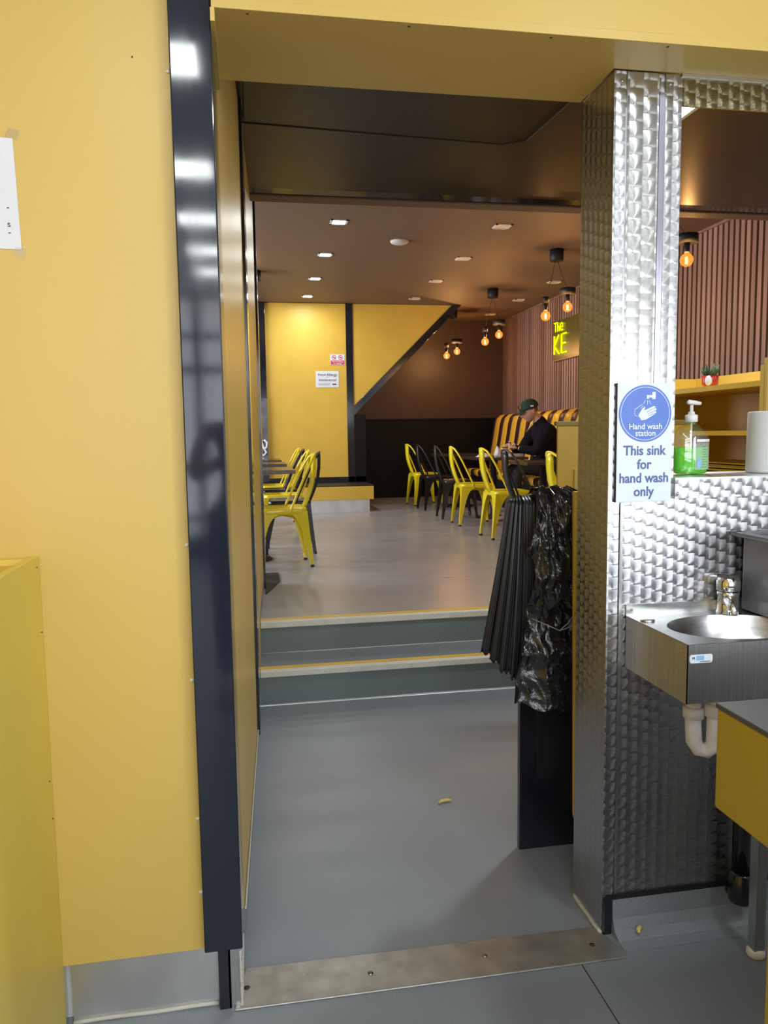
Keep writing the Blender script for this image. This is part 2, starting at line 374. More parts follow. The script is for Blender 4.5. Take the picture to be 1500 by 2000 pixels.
# header beam over the opening
tb = struct('trim_2')
B('yellow_fascia', m_yel, tb, (-.048, 1.700, 2.236), (2.9, 1.79, 2.9))
MB().prism([(-.048, 1.684), (2.9, 1.684), (2.9, 1.815), (1.2, 1.815), (.893, 1.815), (.893, 2.008), (-.048, 2.008)], 'z', 2.216, 2.236).build('yellow_soffit', m_yel, tb, .001)
B('yellow_soffit_core', m_yel, tb, (-.048, 1.79, 2.236), (2.9, 2.008, 2.9))
B('yellow_corner_strip', m_yel, tb, (-.050, 1.684, 2.19), (-.041, 2.005, 2.216))
for x, y in ((-.005, 1.697), (.335, 1.697), (.655, 1.697), (.935, 1.697), (1.24, 1.697)):
    screw(tb, x+.03, y+.002, 2.216, (0, 0, -1), .003, m_dark, 'screw_hole')
B('steel_header', engine_turned('engine_turned_header', .03, .34, .26, 0.33, (.95, .85, .55)), tb, (1.074, 1.819, 2.142), (2.9, 1.824, 2.2155))
B('steel_header_lip', m_steelh, tb, (1.07, 1.812, 2.208), (2.9, 1.822, 2.2158))

# steel clad half wall below the hatch
wr = struct('wall_hatch')
B('steel_sheet', m_eng, wr, (.931, 1.8185, .112), (2.9, 1.84, 1.176))
B('wall_core', m_offw, wr, (.96, 1.84, 0), (2.9, 1.99, 1.20))
B('sheet_joint_strip', m_steel, wr, (.9290, 1.8160, .112), (.9365, 1.8185, 1.165))
B('sill_edge', m_eng, wr, (1.072, 1.804, 1.176), (2.9, 1.820, 1.224))
B('sill_top', m_steelh, wr, (1.072, 1.804, 1.224), (2.9, 2.03, 1.229))
B('base_strip', m_blkmat, wr, (.925, 1.8135, .098), (2.9, 1.8185, .114))
MB().prism([(1.8185, .098), (1.8135, .098), (1.811, .045), (1.80, .018), (1.775, .004), (1.74, .0005), (1.8185, .0005)], 'x', .925, 2.9).build('vinyl_cove', m_floor, wr)
screw(wr, 1.0795, 1.804, 1.188); 
MB().lathe([(0, -.005), (.0018, -.002), (.001, .004), (0, .006)], (1.107, 1.817, 1.030), 6).build('paint_fleck', m_white, wr)
# wall to right of frame, front room
wro = struct('wall_right_front'); B('plaster', m_offw, wro, (2.9, -1.3, 0), (3.0, 2.0, 2.9)); B('plaster', m_offw, wro, (2.9, -5.5, 0), (3.0, -1.3, .75)); B('plaster', m_offw, wro, (2.9, -5.5, 2.45), (3.0, -1.3, 2.9)); B('plaster', m_offw, wro, (2.9, -5.5, .75), (3.0, -3.9, 2.45))
wlo = struct('wall_left_front'); B('plaster', m_yel2, wlo, (-3.7, -5.5, 0), (-3.6, 1.9, 2.9))
wbk = struct('wall_shopfront')
B('sill_panel', m_blkmat, wbk, (-3.6, -5.6, 0), (2.9, -5.5, .4)); B('lintel', m_yel2, wbk, (-3.6, -5.6, 2.7), (2.9, -5.5, 2.9))
for x in (-3.6, -2.05, -.56, .95, 2.35): B('mullion', m_blkmat, wbk, (x, -5.30, 0), (x+.09, -5.22, 2.9))
for z, h in ((.42, .07), (.98, .09), (2.03, .09), (2.40, .07)): B('glazing_bar', m_blkmat, wbk, (-3.6, -5.29, z), (2.9, -5.23, z+h))

# ceilings
ce = struct('ceiling')
B('front_ceiling', m_offw, ce, (-3.6, -5.5, 2.9), (2.9, 2.0, 3.0))
B('passage_ceiling', m_ceill, ce, (-.3, 2.008, ZL), (4.05, 4.48, ZL+.06))
MB().prism([(4.40, ZL-.0), (4.50, ZL-.004), (4.61, ZL-.004), (4.61, 3.2), (4.40, 3.2)], 'x', -.3, 4.05).build('ceiling_beam', m_blk, ce)
B('beam_underside', m_ceilu, ce, (-.1, 4.505, ZL-.012), (4.05, 4.612, ZL-.003))
B('dining_ceiling', m_ceilu, ce, (-3.5, 4.60, ZC), (4.05, 12.1, ZC+.08))
hatch = MB().prism([(.02, 2.75), (1.33, 2.75), (1.31, 3.22), (1.29, 3.50), (1.20, 3.56), (.02, 3.47)], 'z', ZL-.018, ZL+.001).build('access_panel', m_ceill, ce, .004)
MB().tube([(.02, 3.475, ZL-.012), (1.2, 3.565, ZL-.012), (1.295, 3.505, ZL-.012), (1.315, 3.22, ZL-.012), (1.335, 2.75, ZL-.012)], .010, 8).build('access_panel_edge', m_blkmat, ce)

# dining room shell
ws = struct('wall_right')
B('backing_felt', m_blkmat, ws, (4.075, 2.0, 0), (4.16, 12.1, 3.2))
slat_me = MB().box((-.016, -.024, ZF), (.016, .024, ZC-.022)).data('slat', m_slat)
n = 0; y = 4.66
while y < 11.93:
    o = bpy.data.objects.new('slat', slat_me); COL.objects.link(o); o.location = (4.062, y, 0); o.parent = ws
    y += .0765
B('cornice_strip', m_slat, ws, (4.03, 4.62, ZC-.022), (4.078, 11.95, ZC-.0))
wb = struct('wall_back')
B('brown_panel', m_brown, wb, (1.3, 11.96, 1.58), (4.08, 12.05, 3.13))
B('black_wainscot', m_wains, wb, (1.3, 11.93, ZF), (4.08, 12.05, 1.58))
B('wainscot_rail', m_wains, wb, (1.6, 11.915, 1.565), (4.05, 11.95, 1.59))
# stair enclosure with yellow front
B('yellow_panel', m_yel2, wb, (.262, 10.55, .775), (1.345, 10.58, 3.115))
MB().prism([(1.44, 3.115), (1.44, 1.73), (1.452, 1.73), (2.84, 3.115)], 'y', 10.55, 10.58).build('yellow_panel', m_yel2, wb)
MB().prism([(-1.2, ZF), (1.50, ZF), (1.50, 1.67), (2.9, 3.12), (-1.2, 3.12)], 'y', 10.58, 11.95).build('stair_enclosure', m_brown, wb)
wbw = struct('wall_back_left'); B('plaster', m_brown, wbw, (-3.5, 10.6, ZF), (-1.2, 10.7, 3.12))
t3 = struct('trim_3')
B('black_post', m_blk, t3, (1.345, 10.535, .70), (1.44, 10.58, 3.115), .003)
MB().prism([(1.43, 1.60), (1.55, 1.72), (2.96, 3.115), (2.83, 3.115), (1.43, 1.735)], 'y', 10.52, 10.60).build('black_slope_trim', m_blk, t3, .003)
B('black_base_rail', m_blk, t3, (-1.2, 10.535, .70), (1.60, 10.585, .775))
B('black_post', m_blk, t3, (.165, 10.50, .70), (.262, 10.58, 3.115), .003)
B('black_post', m_wains, t3, (1.44, 10.535, ZF), (1.60, 10.6, 1.62), .003)
# low plinth in front of it
pl = thing('plinth', 'low yellow boxed ledge with steel kick plate along the back wall', 'ledge', (.2, 10.2, ZF))
B('yellow_board', m_yel2, pl, (-1.2, 9.85, .512), (1.587, 10.53, .685), .002)
B('black_top', m_blkmat, pl, (-1.2, 9.86, .685), (1.587, 10.53, .699))
B('steel_kick_plate', m_kick, pl, (-1.2, 9.885, ZF), (1.537, 10.50, .512))
# street side
wst = struct('wall_street')
B('lower_wall', m_brown, wst, (-3.6, 5.2, ZF), (-3.5, 10.7, .9)); B('upper_wall', m_brown, wst, (-3.6, 5.2, 2.9), (-3.5, 10.7, 3.2))
for y in (5.2, 6.9, 8.7, 10.55): B('mullion', m_blkmat, wst, (-3.6, y, .9), (-3.5, y+.12, 2.9))
wpt = struct('wall_partition'); B('plaster', m_brown, wpt, (-3.5, 5.10, ZF), (-.10, 5.2, 3.12))

# threshold strip
th = MB()
th.prism([(-.074, 1.722), (.915, 1.716), (.925, 1.735), (.906, 1.790), (.880, 1.848), (-.050, 1.862)], 'z', 0, .0055)
th = th.build('threshold_strip', m_alu, None, .003); tag(th, 'worn metal threshold strip with screws across the doorway floor', 'threshold')
for x, y in ((-.045, 1.79), (.26, 1.782), (.56, 1.79), (.85, 1.776)):
    MB().lathe([(0, .0052), (.003, .0056), (.0065, .0056), (.0072, .0066), (0, .0068)], (x, y, 0), 12).build('screw', m_dark if x in (-.045, .85) else m_screw, th)

# ================================================================== STEEL COLUMN
co = thing('steel_column', 'steel clad square column with swirl pattern beside the hatch', 'column', (.985, 1.91, 0))
B('column_core', m_eng, co, (.896, 1.822, 0), (1.073, 2.004, 2.215))
B('left_corner_sheet', m_eng, co, (.895, 1.8175, .108), (.9255, 1.824, 2.214))
B('centre_sheet', m_engc, co, (.9305, 1.8180, 1.177), (1.013, 1.824, 2.214))
B('right_corner_sheet', m_eng, co, (1.030, 1.8175, 1.176), (1.0735, 1.824, 2.214))
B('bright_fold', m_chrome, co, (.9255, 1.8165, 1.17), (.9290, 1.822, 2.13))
B('shadow_fold', brushed('recess_shade_steel', (.42, .42, .52), .25, (40, 40, 1)), co, (1.014, 1.8165, 1.45), (1.0285, 1.823, 2.17))  # darker bluish colour paints the shade of a recess; strip is not sunk
B('black_corner_foot', m_blk, co, (.898, 1.8135, 0), (.924, 1.823, .112), .003)
MB().tube([(.894+.001*math.sin(y*70), y, .004) for y in [1.82+.0125*i for i in range(15)]], .006, 6).build('sealant_line', m_seal, co)
for x in (.915, 1.042): screw(co, x, 1.8165, 2.190, r=.0045)
# hand wash sign
sg = thing('hand_wash_sign', 'white sign with blue disc reading hand wash station, on the steel column', 'sign', (.987, 1.812, 1.17))
B('sign_board', m_sign, sg, (.9115, 1.808, 1.170), (1.0625, 1.8155, 1.469), .001)
B('board_edge', m_blkmat, sg, (.9105, 1.8082, 1.170), (.9130, 1.8165, 1.469))
def disc(name, mat, parent, cx, cz, r0, r1, y, n=48, th=.0008):
    m = MB(); vs = []; 
    for rr, yy in ((r1, y), (r1, y-th), (r0, y-th), (r0, y)):
        for j in range(n): vs.append((cx+rr*math.cos(2*PI*j/n), yy, cz+rr*math.sin(2*PI*j/n)))
    m.add(vs, [(k*n+j, k*n+(j+1) % n, ((k+1) % 4)*n+(j+1) % n, ((k+1) % 4)*n+j) for k in range(4) for j in range(n)]); return m.build(name, mat, parent)
SCX, SCZ = .987, 1.393
disc('blue_disc', m_sblue, sg, SCX, SCZ, .0002, .0715, 1.8081)
disc('white_ring', m_sign, sg, SCX, SCZ, .0655, .0668, 1.8073, th=.0003)
tx = dict(mat=m_sign, parent=sg)
text('lettering', 'Hand wash', .0205, m_sign, sg, (SCX+.001, 1.8062, 1.3540), bold=.0004, off=0)
text('lettering', 'station', .0205, m_sign, sg, (SCX+.001, 1.8062, 1.3370), bold=.0004, off=0)
for s_, z_ in (('This sink', 1.2890), ('for', 1.2540), ('hand wash', 1.2195), ('only', 1.1850)):
    text('lettering', s_, .0345, m_ink, sg, (SCX, 1.8076, z_), bold=.0007, sx=.93, off=0)
def pict(pts, name='pictogram', y=1.8072): MB().prism([(SCX+a/1000, SCZ+b/1000) for a, b in pts], 'y', y, y-.0008).build(name, m_sign, sg)
pict([(3, 37), (3, 46), (18, 46), (18, 54), (27, 54), (27, 36), (18, 36), (18, 40), (9, 40), (9, 37)], 'tap_pictogram')
for a in ((-1, 33, -5, 24), (5, 33, 5, 22), (9, 33, 14, 23)):
    x0, z0, x1, z1 = a; pict([(x0-.7, z0), (x0+.7, z0), (x1+.7, z1), (x1-.7, z1)], 'water_line')
pict([(-19, -4), (-9, 12), (-2, 17), (0, 15), (-5, 8), (2, 10), (24, 19), (27, 17), (25, 13), (30, 13), (30, 9), (27, 7), (30, 4), (28, 0), (20, -5), (2, -15), (-10, -17), (-14, -12)], 'hand_pictogram')
for q in (((4, 3), (25, 13)), ((6, -2), (27, 7)), ((9, -6), (28, 1))):
    (a, b), (c, d) = q; MB().prism([(SCX+a/1000, SCZ+b/1000), (SCX+c/1000, SCZ+d/1000), (SCX+c/1000, SCZ+(d+1.2)/1000), (SCX+a/1000, SCZ+(b+1.2)/1000)], 'y', 1.8064, 1.8059).build('finger_line', m_sblue, sg)
L = [(-18, -8), (-29, -4), (-29, 10), (-9, 23), (-6, 20), (-14, 12)]
MB().tube([(SCX+a/1000, 1.8070, SCZ+b/1000) for a, b in L], .0010, 6).build('hand_outline', m_sign, sg)
# taped notice on the far left
nt_ = thing('paper_notice', 'laminated white notice taped to the yellow wall at the left edge', 'notice', (-.56, 1.751, 1.743))
MB().prism([(-.67, 1.968), (-.4575, 1.965), (-.4525, 1.743), (-.67, 1.748)], 'y', 1.7512, 1.7500).build('sheet', m_paper, nt_)
for x, z in ((-.453, 1.973), (-.452, 1.737)):
    MB().prism([(x-.02, z-.006), (x+.004, z-.012), (x+.010, z+.008), (x-.012, z+.012)], 'y', 1.7499, 1.7494).build('tape', m_clear, nt_)
for z, s in ((1.822, '-'), (1.788, 's'), (1.772, '-')): text('lettering', s, .018, m_inkb, nt_, (-.474, 1.7500, z), off=.0006)

# ================================================================== LEFT FOREGROUND COUNTER
lc = thing('yellow_counter', 'yellow boxed counter at the left edge standing against the yellow wall', 'counter', (-.9, 1.2, 0))
B('side_board', m_yctr_lit, lc, (-.473, .55, 0), (-.455, 1.751, 1.099), .001)
B('end_board', m_yctr_lit, lc, (-1.5, 1.733, 0), (-.473, 1.751, 1.095))
B('counter_body', m_yel2, lc, (-1.5, .55, 0), (-.475, 1.733, 1.082))
for y, z in ((1.728, 1.077), (1.737, .933), (1.736, .51), (1.728, .60)): screw(lc, -.455, y, z, (1, 0, 0), .002, m_dark, 'nail_hole')

# ================================================================== SINK
sk = thing('wash_basin', 'small stainless steel hand basin hung on the swirl-patterned wall', 'sink', (1.14, 1.67, .735))
X0, X1, Y0, Y1, ZR = .948, 1.62, 1.528, 1.812, .874
ap = MB()
ap.box((X0, Y0, .738), (X0+.002, Y1, ZR)).box((X1-.002, Y0, .738), (X1, Y1, ZR)).box((X0, Y0, .738), (X1, Y0+.002, ZR))
ap.build('apron', m_steel, sk)
bx, by, ra, rb = 1.150, 1.658, .165, .118
top = MB(); nn = 48; vs = []
def sq(w):
    c, s = math.cos(w), math.sin(w); k = 1/max(abs(c), abs(s)); return c*k, s*k
for j in range(nn):
    w = 2*PI*j/nn; cx, cy = sq(w); vs.append(((X0+X1)/2+cx*(X1-X0)/2, (Y0+Y1)/2+cy*(Y1-Y0)/2, ZR))
for j in range(nn):
    w = 2*PI*j/nn; vs.append((bx+ra*math.cos(w), by+rb*math.sin(w)*.98, ZR))
top.add(vs, [(j, (j+1) % nn, nn+(j+1) % nn, nn+j) for j in range(nn)])
top.build('basin_top', m_steelh, sk)
bw = MB(); pr = [(1., 0), (.985, -.006), (.93, -.03), (.84, -.065), (.68, -.092), (.4, -.105), (.12, -.108)]
vs = [(bx+ra*r*math.cos(2*PI*j/nn), by+rb*r*.98*math.sin(2*PI*j/nn), ZR+z) for r, z in pr for j in range(nn)]
bw.add(vs, [(i*nn+j, i*nn+(j+1) % nn, (i+1)*nn+(j+1) % nn, (i+1)*nn+j) for i in range(len(pr)-1) for j in range(nn)]+[tuple((len(pr)-1)*nn+j for j in range(nn))], True)
bw.build('bowl', brushed('satin_steel_bowl', (.62, .62, .64), .26, (3, 3, 20), .3), sk)
B('upstand', m_steelh, sk, (X0, 1.812, ZR), (X1, 1.8175, .903))
screw(sk, .962, 1.812, .889, r=.0035)
for y, z in ((1.775, .852), (1.556, .853)): screw(sk, X0, y, z, (-1, 0, 0), .002)
MB().lathe([(0, 0), (.017, 0), (.019, .002), (.017, .0045), (.010, .0055), (0, .006)], (.975, 1.755, ZR), 24).build('tap_hole_plug', m_chrome, sk)
MB().prism([(.956, .832), (1.006, .832), (1.009, .837), (1.009, .847), (1.006, .851), (.956, .851), (.953, .847), (.953, .837)], 'y', Y0, Y0-.0008).build('maker_sticker', m_sign, sk)
B('sticker_print', basic('sticker_light_blue', (.3, .5, .75), .4), sk, (.969, Y0-.0014, .838), (.988, Y0-.0006, .849))
text('sticker_lettering', 'M', .008, m_inkb, sk, (.962, Y0-.0010, .841), off=.0003)
B('sticker_print_line', m_inkb, sk, (.978, Y0-.0014, .8345), (1.003, Y0-.0006, .8358))
B('basin_leg', m_steel, sk, (1.232, 1.650, .02), (1.262, 1.680, .738), .002)
MB().lathe([(.012, 0), (.021, 0), (.024, .006), (.022, .018), (.013, .024), (0, .025)], (1.247, 1.665, 0), 16).build('foot', m_white, sk)
# tap
tp = thing('mixer_tap', 'chrome single lever mixer tap on the back of the basin', 'tap', (1.155, 1.775, ZR))
TX, TY = 1.218, 1.785
MB().lathe([(.030, 0), (.030, .004), (.027, .007), (.026, .045), (.028, .050), (.028, .058)], (TX, TY, ZR), 28).build('tap_body', m_chrome, tp)
MB().lathe([(.028, .0), (.030, .004), (.030, .026), (.025, .036), (.010, .041), (0, .042)], (TX, TY, ZR+.059), 28).build('tap_cartridge', m_chrome, tp)
MB().tube([(TX-.004, TY, ZR+.032), (TX-.022, TY-.035, ZR+.040), (TX-.036, TY-.068, ZR+.038), (TX-.042, TY-.083, ZR+.030), (TX-.043, TY-.087, ZR+.014)], [.016, .015, .0135, .0125, .011], 16).build('spout', m_chrome, tp)
MB().loft([[(TX+.018-a*.105, TY-a*.035+dy, ZR+.088+z0+h) for dy, h in ((-.019*(1-.35*a), 0), (.019*(1-.35*a), 0), (.014*(1-.3*a), .013*(1-.7*a)), (-.014*(1-.3*a), .013*(1-.7*a)))] for a, z0 in ((0, 0), (.3, .006), (.6, .014), (1., .020))]).build('lever', m_chrome, tp)
# grey container on the basin
gc = thing('grey_bin', 'grey open box with a turned rim standing at the back of the basin', 'bin', (1.27, 1.66, ZR))
def boxshell(mb, x0, x1, y0, y1, z0, z1, t):
    mb.box((x0, y0, z0), (x0+t, y1, z1)).box((x1-t, y0, z0), (x1, y1, z1)).box((x0, y0, z0), (x1, y0+t, z1)).box((x0, y1-t, z0), (x1, y1, z1)).box((x0, y0, z0), (x1, y1, z0+t))
gm = MB(); boxshell(gm, 1.268, 1.60, 1.56, 1.800, ZR+.006, 1.074, .003); gm.build('bin_body', m_greyc, gc, .002)
gm = MB(); gm.box((1.238, 1.545, 1.074), (1.271, 1.812, 1.084)).box((1.238, 1.545, 1.074), (1.616, 1.563, 1.084)).box((1.238, 1.797, 1.074), (1.616, 1.812, 1.084)).box((1.598, 1.545, 1.074), (1.616, 1.812, 1.084))
gm.build('rim', m_greyc, gc, .002)
B('bin_shade_slab', m_blkmat, gc, (1.280, 1.60, ZR+.0005), (1.59, 1.795, ZR+.007))  # dark slab added as the shadow beneath the bin
# trap
tr = thing('waste_trap', 'white plastic bottle trap under the steel basin', 'pipe', (1.06, 1.66, .55))
TXx, TYy = 1.108, 1.660
MB().tube([(TXx, TYy, .765), (TXx, TYy, .70), (TXx, TYy, .60), (TXx-.002, TYy, .575), (TXx-.014, TYy+.01, .560), (TXx-.030, TYy+.018, .562), (TXx-.040, TYy+.024, .58), (TXx-.042, TYy+.026, .62), (TXx-.042, TYy+.026, .70), (TXx-.036, TYy+.04, .725), (TXx-.02, TYy+.08, .735), (TXx-.02, 1.819, .735)], .0195, 16).build('pipe', m_wpipe, tr)
MB().lathe([(.021, 0), (.0255, .002), (.0255, .03), (.022, .034)], (TXx, TYy, .650), 20).build('collar_nut', m_wpipe, tr)
MB().lathe([(.021, 0), (.0255, .002), (.0255, .026), (.022, .03)], (TXx-.042, TYy+.026, .640), 20).build('collar_nut', m_wpipe, tr)
bp = thing('black_soil_pipe', 'black waste pipe with a coupling against the wall under the basin', 'pipe', (1.31, 1.77, .1))
MB().tube([(1.276, 1.772, .70), (1.276, 1.772, .115), ], .026, 18).build('pipe', m_blk, bp)
MB().lathe([(.02, 0), (.030, .004), (.033, .012), (.033, .085), (.028, .09)], (1.276, 1.772, .075), 20).build('coupling', m_blk, bp)
MB().tube([(1.276, 1.772, .09), (1.276, 1.815, .09)], .02, 12).build('elbow', m_blk, bp)

# right foreground counter
rc = thing('service_counter', 'dark topped yellow counter at the right edge in front of the basin', 'counter', (1.3, .6, 0))
B('apron_board', m_yctr_shade, rc, (.802, -.6, .678), (2.0, 1.196, .860), .003)
B('counter_top', m_ctop, rc, (.800, -.6, .860), (2.0, 1.199, .870), .002)
B('end_reflector', m_steel, rc, (.806, 1.1962, .679), (2.0, 1.1985, .8595))  # unseen steel sheet added so basin and trap pick up grey, not yellow
B('lower_end_reflector', m_steel, rc, (.812, 1.0482, 0), (2.0, 1.0500, .676))  # second added sheet, hides the yellow from reflections lower down
B('lower_panel', m_yctr_shade, rc, (.806, -.6, 0), (2.0, 1.048, .678))

# soap bottle
sb = thing('soap_bottle', 'clear pump bottle half full of green hand soap on the hatch sill', 'bottle', (1.125, 1.94, 1.229))
c = (1.190, 1.93, 1.2295)
MB().lathe([(.040, 0), (.046, .003), (.0500, .02), (.0505, .07), (.0495, .098), (.045, .115), (.034, .129), (.018, .138), (.013, .141), (.013, .146)], c, 36, 1., .62).build('bottle_body', m_clear, sb)
MB().lathe([(.038, .002), (.044, .004), (.0485, .02), (.0490, .050), (.0490, .0735), (0, .0735)], c, 32, 1., .60).build('green_soap', m_gel, sb)
MB().lathe([(.014, .142), (.0165, .143), (.0165, .160), (.014, .162), (.009, .163), (.008, .170), (.0045, .171), (.0045, .188)], c, 24).build('pump_collar', m_white, sb)
MB().tube([(c[0]-.013, c[1], c[2]+.193), (c[0]-.008, c[1], c[2]+.196), (c[0]+.012, c[1], c[2]+.194), (c[0]+.026, c[1]-.001, c[2]+.192)], [.004, .0065, .006, .0045], 12).build('pump_nozzle', m_white, sb)
MB().tube([(c[0], c[1], c[2]+.16), (c[0]+.002, c[1], c[2]+.01)], .0025, 8).build('dip_tube', m_white, sb)
lb = MB(); lb.grid(lambda u, v: (c[0]+.0515*math.sin(-.1+u*1.25), c[1]-.0515*.62*math.cos(-.1+u*1.25), c[2]+.014+v*.072), 12, 1); lb.build('label', m_lab, sb)
def lbx(u, z): return (c[0]+.0518*math.sin(-.1+u*1.25), c[1]-.0518*.62*math.cos(-.1+u*1.25)-.0002, c[2]+z)
lm = MB()
for i in range(9):
    z = .020+.0068*i; u0 = .35; u1 = .55+.35*random.random()
    lm.add([lbx(u0, z), lbx((u0+u1)/2, z), lbx(u1, z), lbx(u1, z+.0014), lbx((u0+u1)/2, z+.0014), lbx(u0, z+.0014)], [(0, 1, 4, 5), (1, 2, 3, 4)])
lm.build('label_print', basic('label_dark_green', (.06, .2, .12), .5), sb)
lm = MB(); lm.add([lbx(.05, .088), lbx(.5, .088), lbx(.95, .088), lbx(.95, .096), lbx(.5, .096), lbx(.05, .096)], [(0, 1, 4, 5), (1, 2, 3, 4)]); lm.build('label_band', m_white, sb)
lm = MB(); lm.add([lbx(.08, .018), lbx(.28, .018), lbx(.28, .045), lbx(.08, .045)], [(0, 1, 2, 3)]); lm.build('label_patch', basic('label_blue', (.25, .45, .8), .5), sb)
# paper roll
pr_ = thing('paper_roll', 'white paper towel roll standing on the hatch sill at the right edge', 'paper roll', (1.32, 1.93, 1.229))
MB().lathe([(.020, .001), (.0665, .001), (.068, .006), (.0665, .165), (.064, .1695), (.020, .170), (.019, .168), (.019, .002), (.020, .001)], (1.440, 1.93, 1.229), 40).build('paper', m_paper, pr_)
MB().lathe([(.019, .001), (.0175, .001), (.0175, .168), (.019, .168), (.019, .001)], (1.440, 1.93, 1.229), 24).build('cardboard_core', basic('cardboard', (.35, .24, .14), .8), pr_)

# ================================================================== YELLOW CUBBY SHELF seen through the hatch
sh = thing('cubby_shelf', 'open yellow shelf unit behind the hatch in front of the slat wall', 'shelf', (2.2, 3.2, 0))
SX0, SX1, SY0, SY1 = 2.0, 2.38, 2.77, 3.83
B('back_board', m_yel2, sh, (SX1, SY0, 0), (SX1+.02, SY1, 1.622))
B('far_side_board', m_yel2, sh, (SX0, SY1, 0), (SX1+.02, SY1+.02, 1.622))
B('near_side_board', m_yel, sh, (SX0, SY0-.02, 0), (SX1+.02, SY0, 1.60))
B('near_screen_board', m_yel, sh, (SX0+.002, SY0-.04, 0), (2.9, SY0-.02, 1.628))
for z0, z1 in ((1.520, 1.542), (1.325, 1.345), (1.12, 1.14), (.6, .62)): B('shelf_board', m_yel2, sh, (SX0, SY0, z0), (SX1, SY1, z1))
m_fold = basic('yellow_folded_card', (.70, .48, .05), .4, vary=.1)
for i, (dx, dy, rz, th_, n_) in enumerate(((.02, .0, .02, .016, 0), (.03, .03, -.05, .014, 1), (.0, -.02, .07, .018, 2), (.02, .01, -.02, .016, 3))):
    z = 1.1405+[0, .0165, .031, .0495][i]
    m = MB(); w, l = .26, .50
    m.box((-w/2, -l/2, 0), (w/2, l/2, th_*.30)).box((-w/2, -l/2, th_*.62), (w/2, l/2, th_*.97)).box((w/2-.012, -l/2, 0), (w/2, l/2, th_*.97)).box((-w/2, -l/2, 0), (w/2, -l/2+.012, th_*.97))
    o = m.build('folded_box', m_fold, None); o.location = (2.17+dx, 3.14+dy, z); o.rotation_euler.z = rz
    tag(o, ['flat yellow folded card box, lowest of the pile on the shelf', 'flat yellow folded card box, second from bottom of the shelf pile', 'flat yellow folded card box, third from bottom of the shelf pile', 'flat yellow folded card box, topmost of the shelf pile'][i], 'box', 'flat folded boxes on the lower shelf')
pp = thing('potted_succulent', 'small green succulent in a red pot with a cream patch on the yellow shelf', 'plant', (2.08, 3.17, 1.5425))
pc = (2.08, 3.23, 1.5425)
MB().lathe([(.028, 0), (.032, .002), (.036, .02), (.036, .045), (.034, .052), (.030, .052), (.030, .044), (0, .044)], pc, 24).build('pot', m_red, pp)
disc_m = MB(); disc_m.lathe([(0, -.001), (.014, -.001), (.016, 0), (.014, .001), (0, .001)], (0, 0, 0), 16, 1., 1.35)
dd = disc_m.build('cream_patch', m_sign, pp); dd.matrix_parent_inverse = Matrix(); dd.rotation_euler = (PI/2, 0, -.75); dd.location = Vector((pc[0]-.0255, pc[1]-.0262, pc[2]+.028))-pp.location
for i in range(16):
    a = i*2.4; tl = .3+.75*(i % 4)/3; L_ = .045+.02*random.random()
    d = Vector((math.cos(a)*math.sin(tl), math.sin(a)*math.sin(tl), math.cos(tl))); b0 = Vector(pc)+Vector((math.cos(a)*.008, math.sin(a)*.008, .042))
    MB().tube([b0, b0+d*L_*.4, b0+d*L_*.8+Vector((0, 0, .004)), b0+d*L_+Vector((0, 0, .008))], [.006, .0075, .004, .0006], 6).build('leaf', m_leaf, pp)

# ================================================================== BIN UNIT and LINERS
bn = thing('screen_board', 'black upright board standing on the floor behind the hanging bin liners', 'board', (.92, 2.27, 0))
B('upright_board', m_blk, bn, (.826, 2.264, 0), (1.30, 2.286, 1.138), .002)
B('board_foot', m_blk, bn, (.90, 2.286, 0), (1.28, 2.45, .02))
sw = thing('half_door', 'yellow half height door panel with rounded corner hinged behind the steel column', 'door', (.95, 2.11, .1))
MB().prism([(.944, .185), (.947, .170), (.957, .163), (1.35, .163), (1.35, 1.176), (.933, 1.176)], 'y', 2.108, 2.124).build('door_panel', m_yel2, sw, .002)
for z in (.35, 1.0): B('hinge', m_steel, sw, (1.02, 2.0035, z), (1.05, 2.109, z+.06))
def lerp_tab(t, z):
    for (z0, a), (z1, b) in zip(t, t[1:]):
        if z0 >= z >= z1: return a+(b-a)*(z0-z)/(z0-z1)
    return t[-1][1] if z < t[-1][0] else t[0][1]
LT = [(1.18, .842), (1.10, .838), (1.04, .818), (1.003, .800), (.968, .828), (.90, .826), (.836, .818), (.743, .802), (.664, .791), (.586, .777), (.53, .771), (.44, .771)]
def crease(p, s): return 1-abs(noise.noise(p*s))*2
def bag_front(u, v):
    # v below .1 lies back over the top edge of the board, the rest hangs down in front
    if v < .1:
        t = v/.1; return (.86+.095*u, 2.315-.12*t, 1.158+.026*math.sin(t*PI/2)+.014*noise.noise(Vector((u*6, t*3, 2))))
    t = (v-.1)/.9; zb = .530-.045*u+.006*math.sin(u*14)
    z = 1.166+.012*noise.noise(Vector((u*5, 0, 0)))*(1-t)+(zb-1.166)*t; xl = lerp_tab(LT, z); xr = .990
    x = xl+(xr-xl)*u; waist = math.exp(-((z-.775)/.05)**2)
    q = Vector((x*3.2+.8*(z-.8)*u, z*1.9, 1.3))
    amp = .55+.45*min(1, max(0, (z-.6)/.25))
    d = .030*crease(q, 2.6)+.022*crease(q+Vector((3, 1, 0)), 6.1)+.007*crease(q, 15.)
    yy = 2.186-.020*math.sin(u*PI)*(1-.9*waist)-d*amp*(1-.35*waist)+.04*math.exp(-t*16)
    if x > .90: yy = max(yy, 2.132)
    return (x, yy, z)
lb_ = MB().grid(bag_front, 64, 150, False).build('bin_liner', m_bag, None); so = lb_.modifiers.new('s', 'SOLIDIFY'); so.thickness = .0012; so.offset = -1
tag(lb_, 'crumpled shiny black bin liner tied at the waist, draped over the black board', 'bin liner')
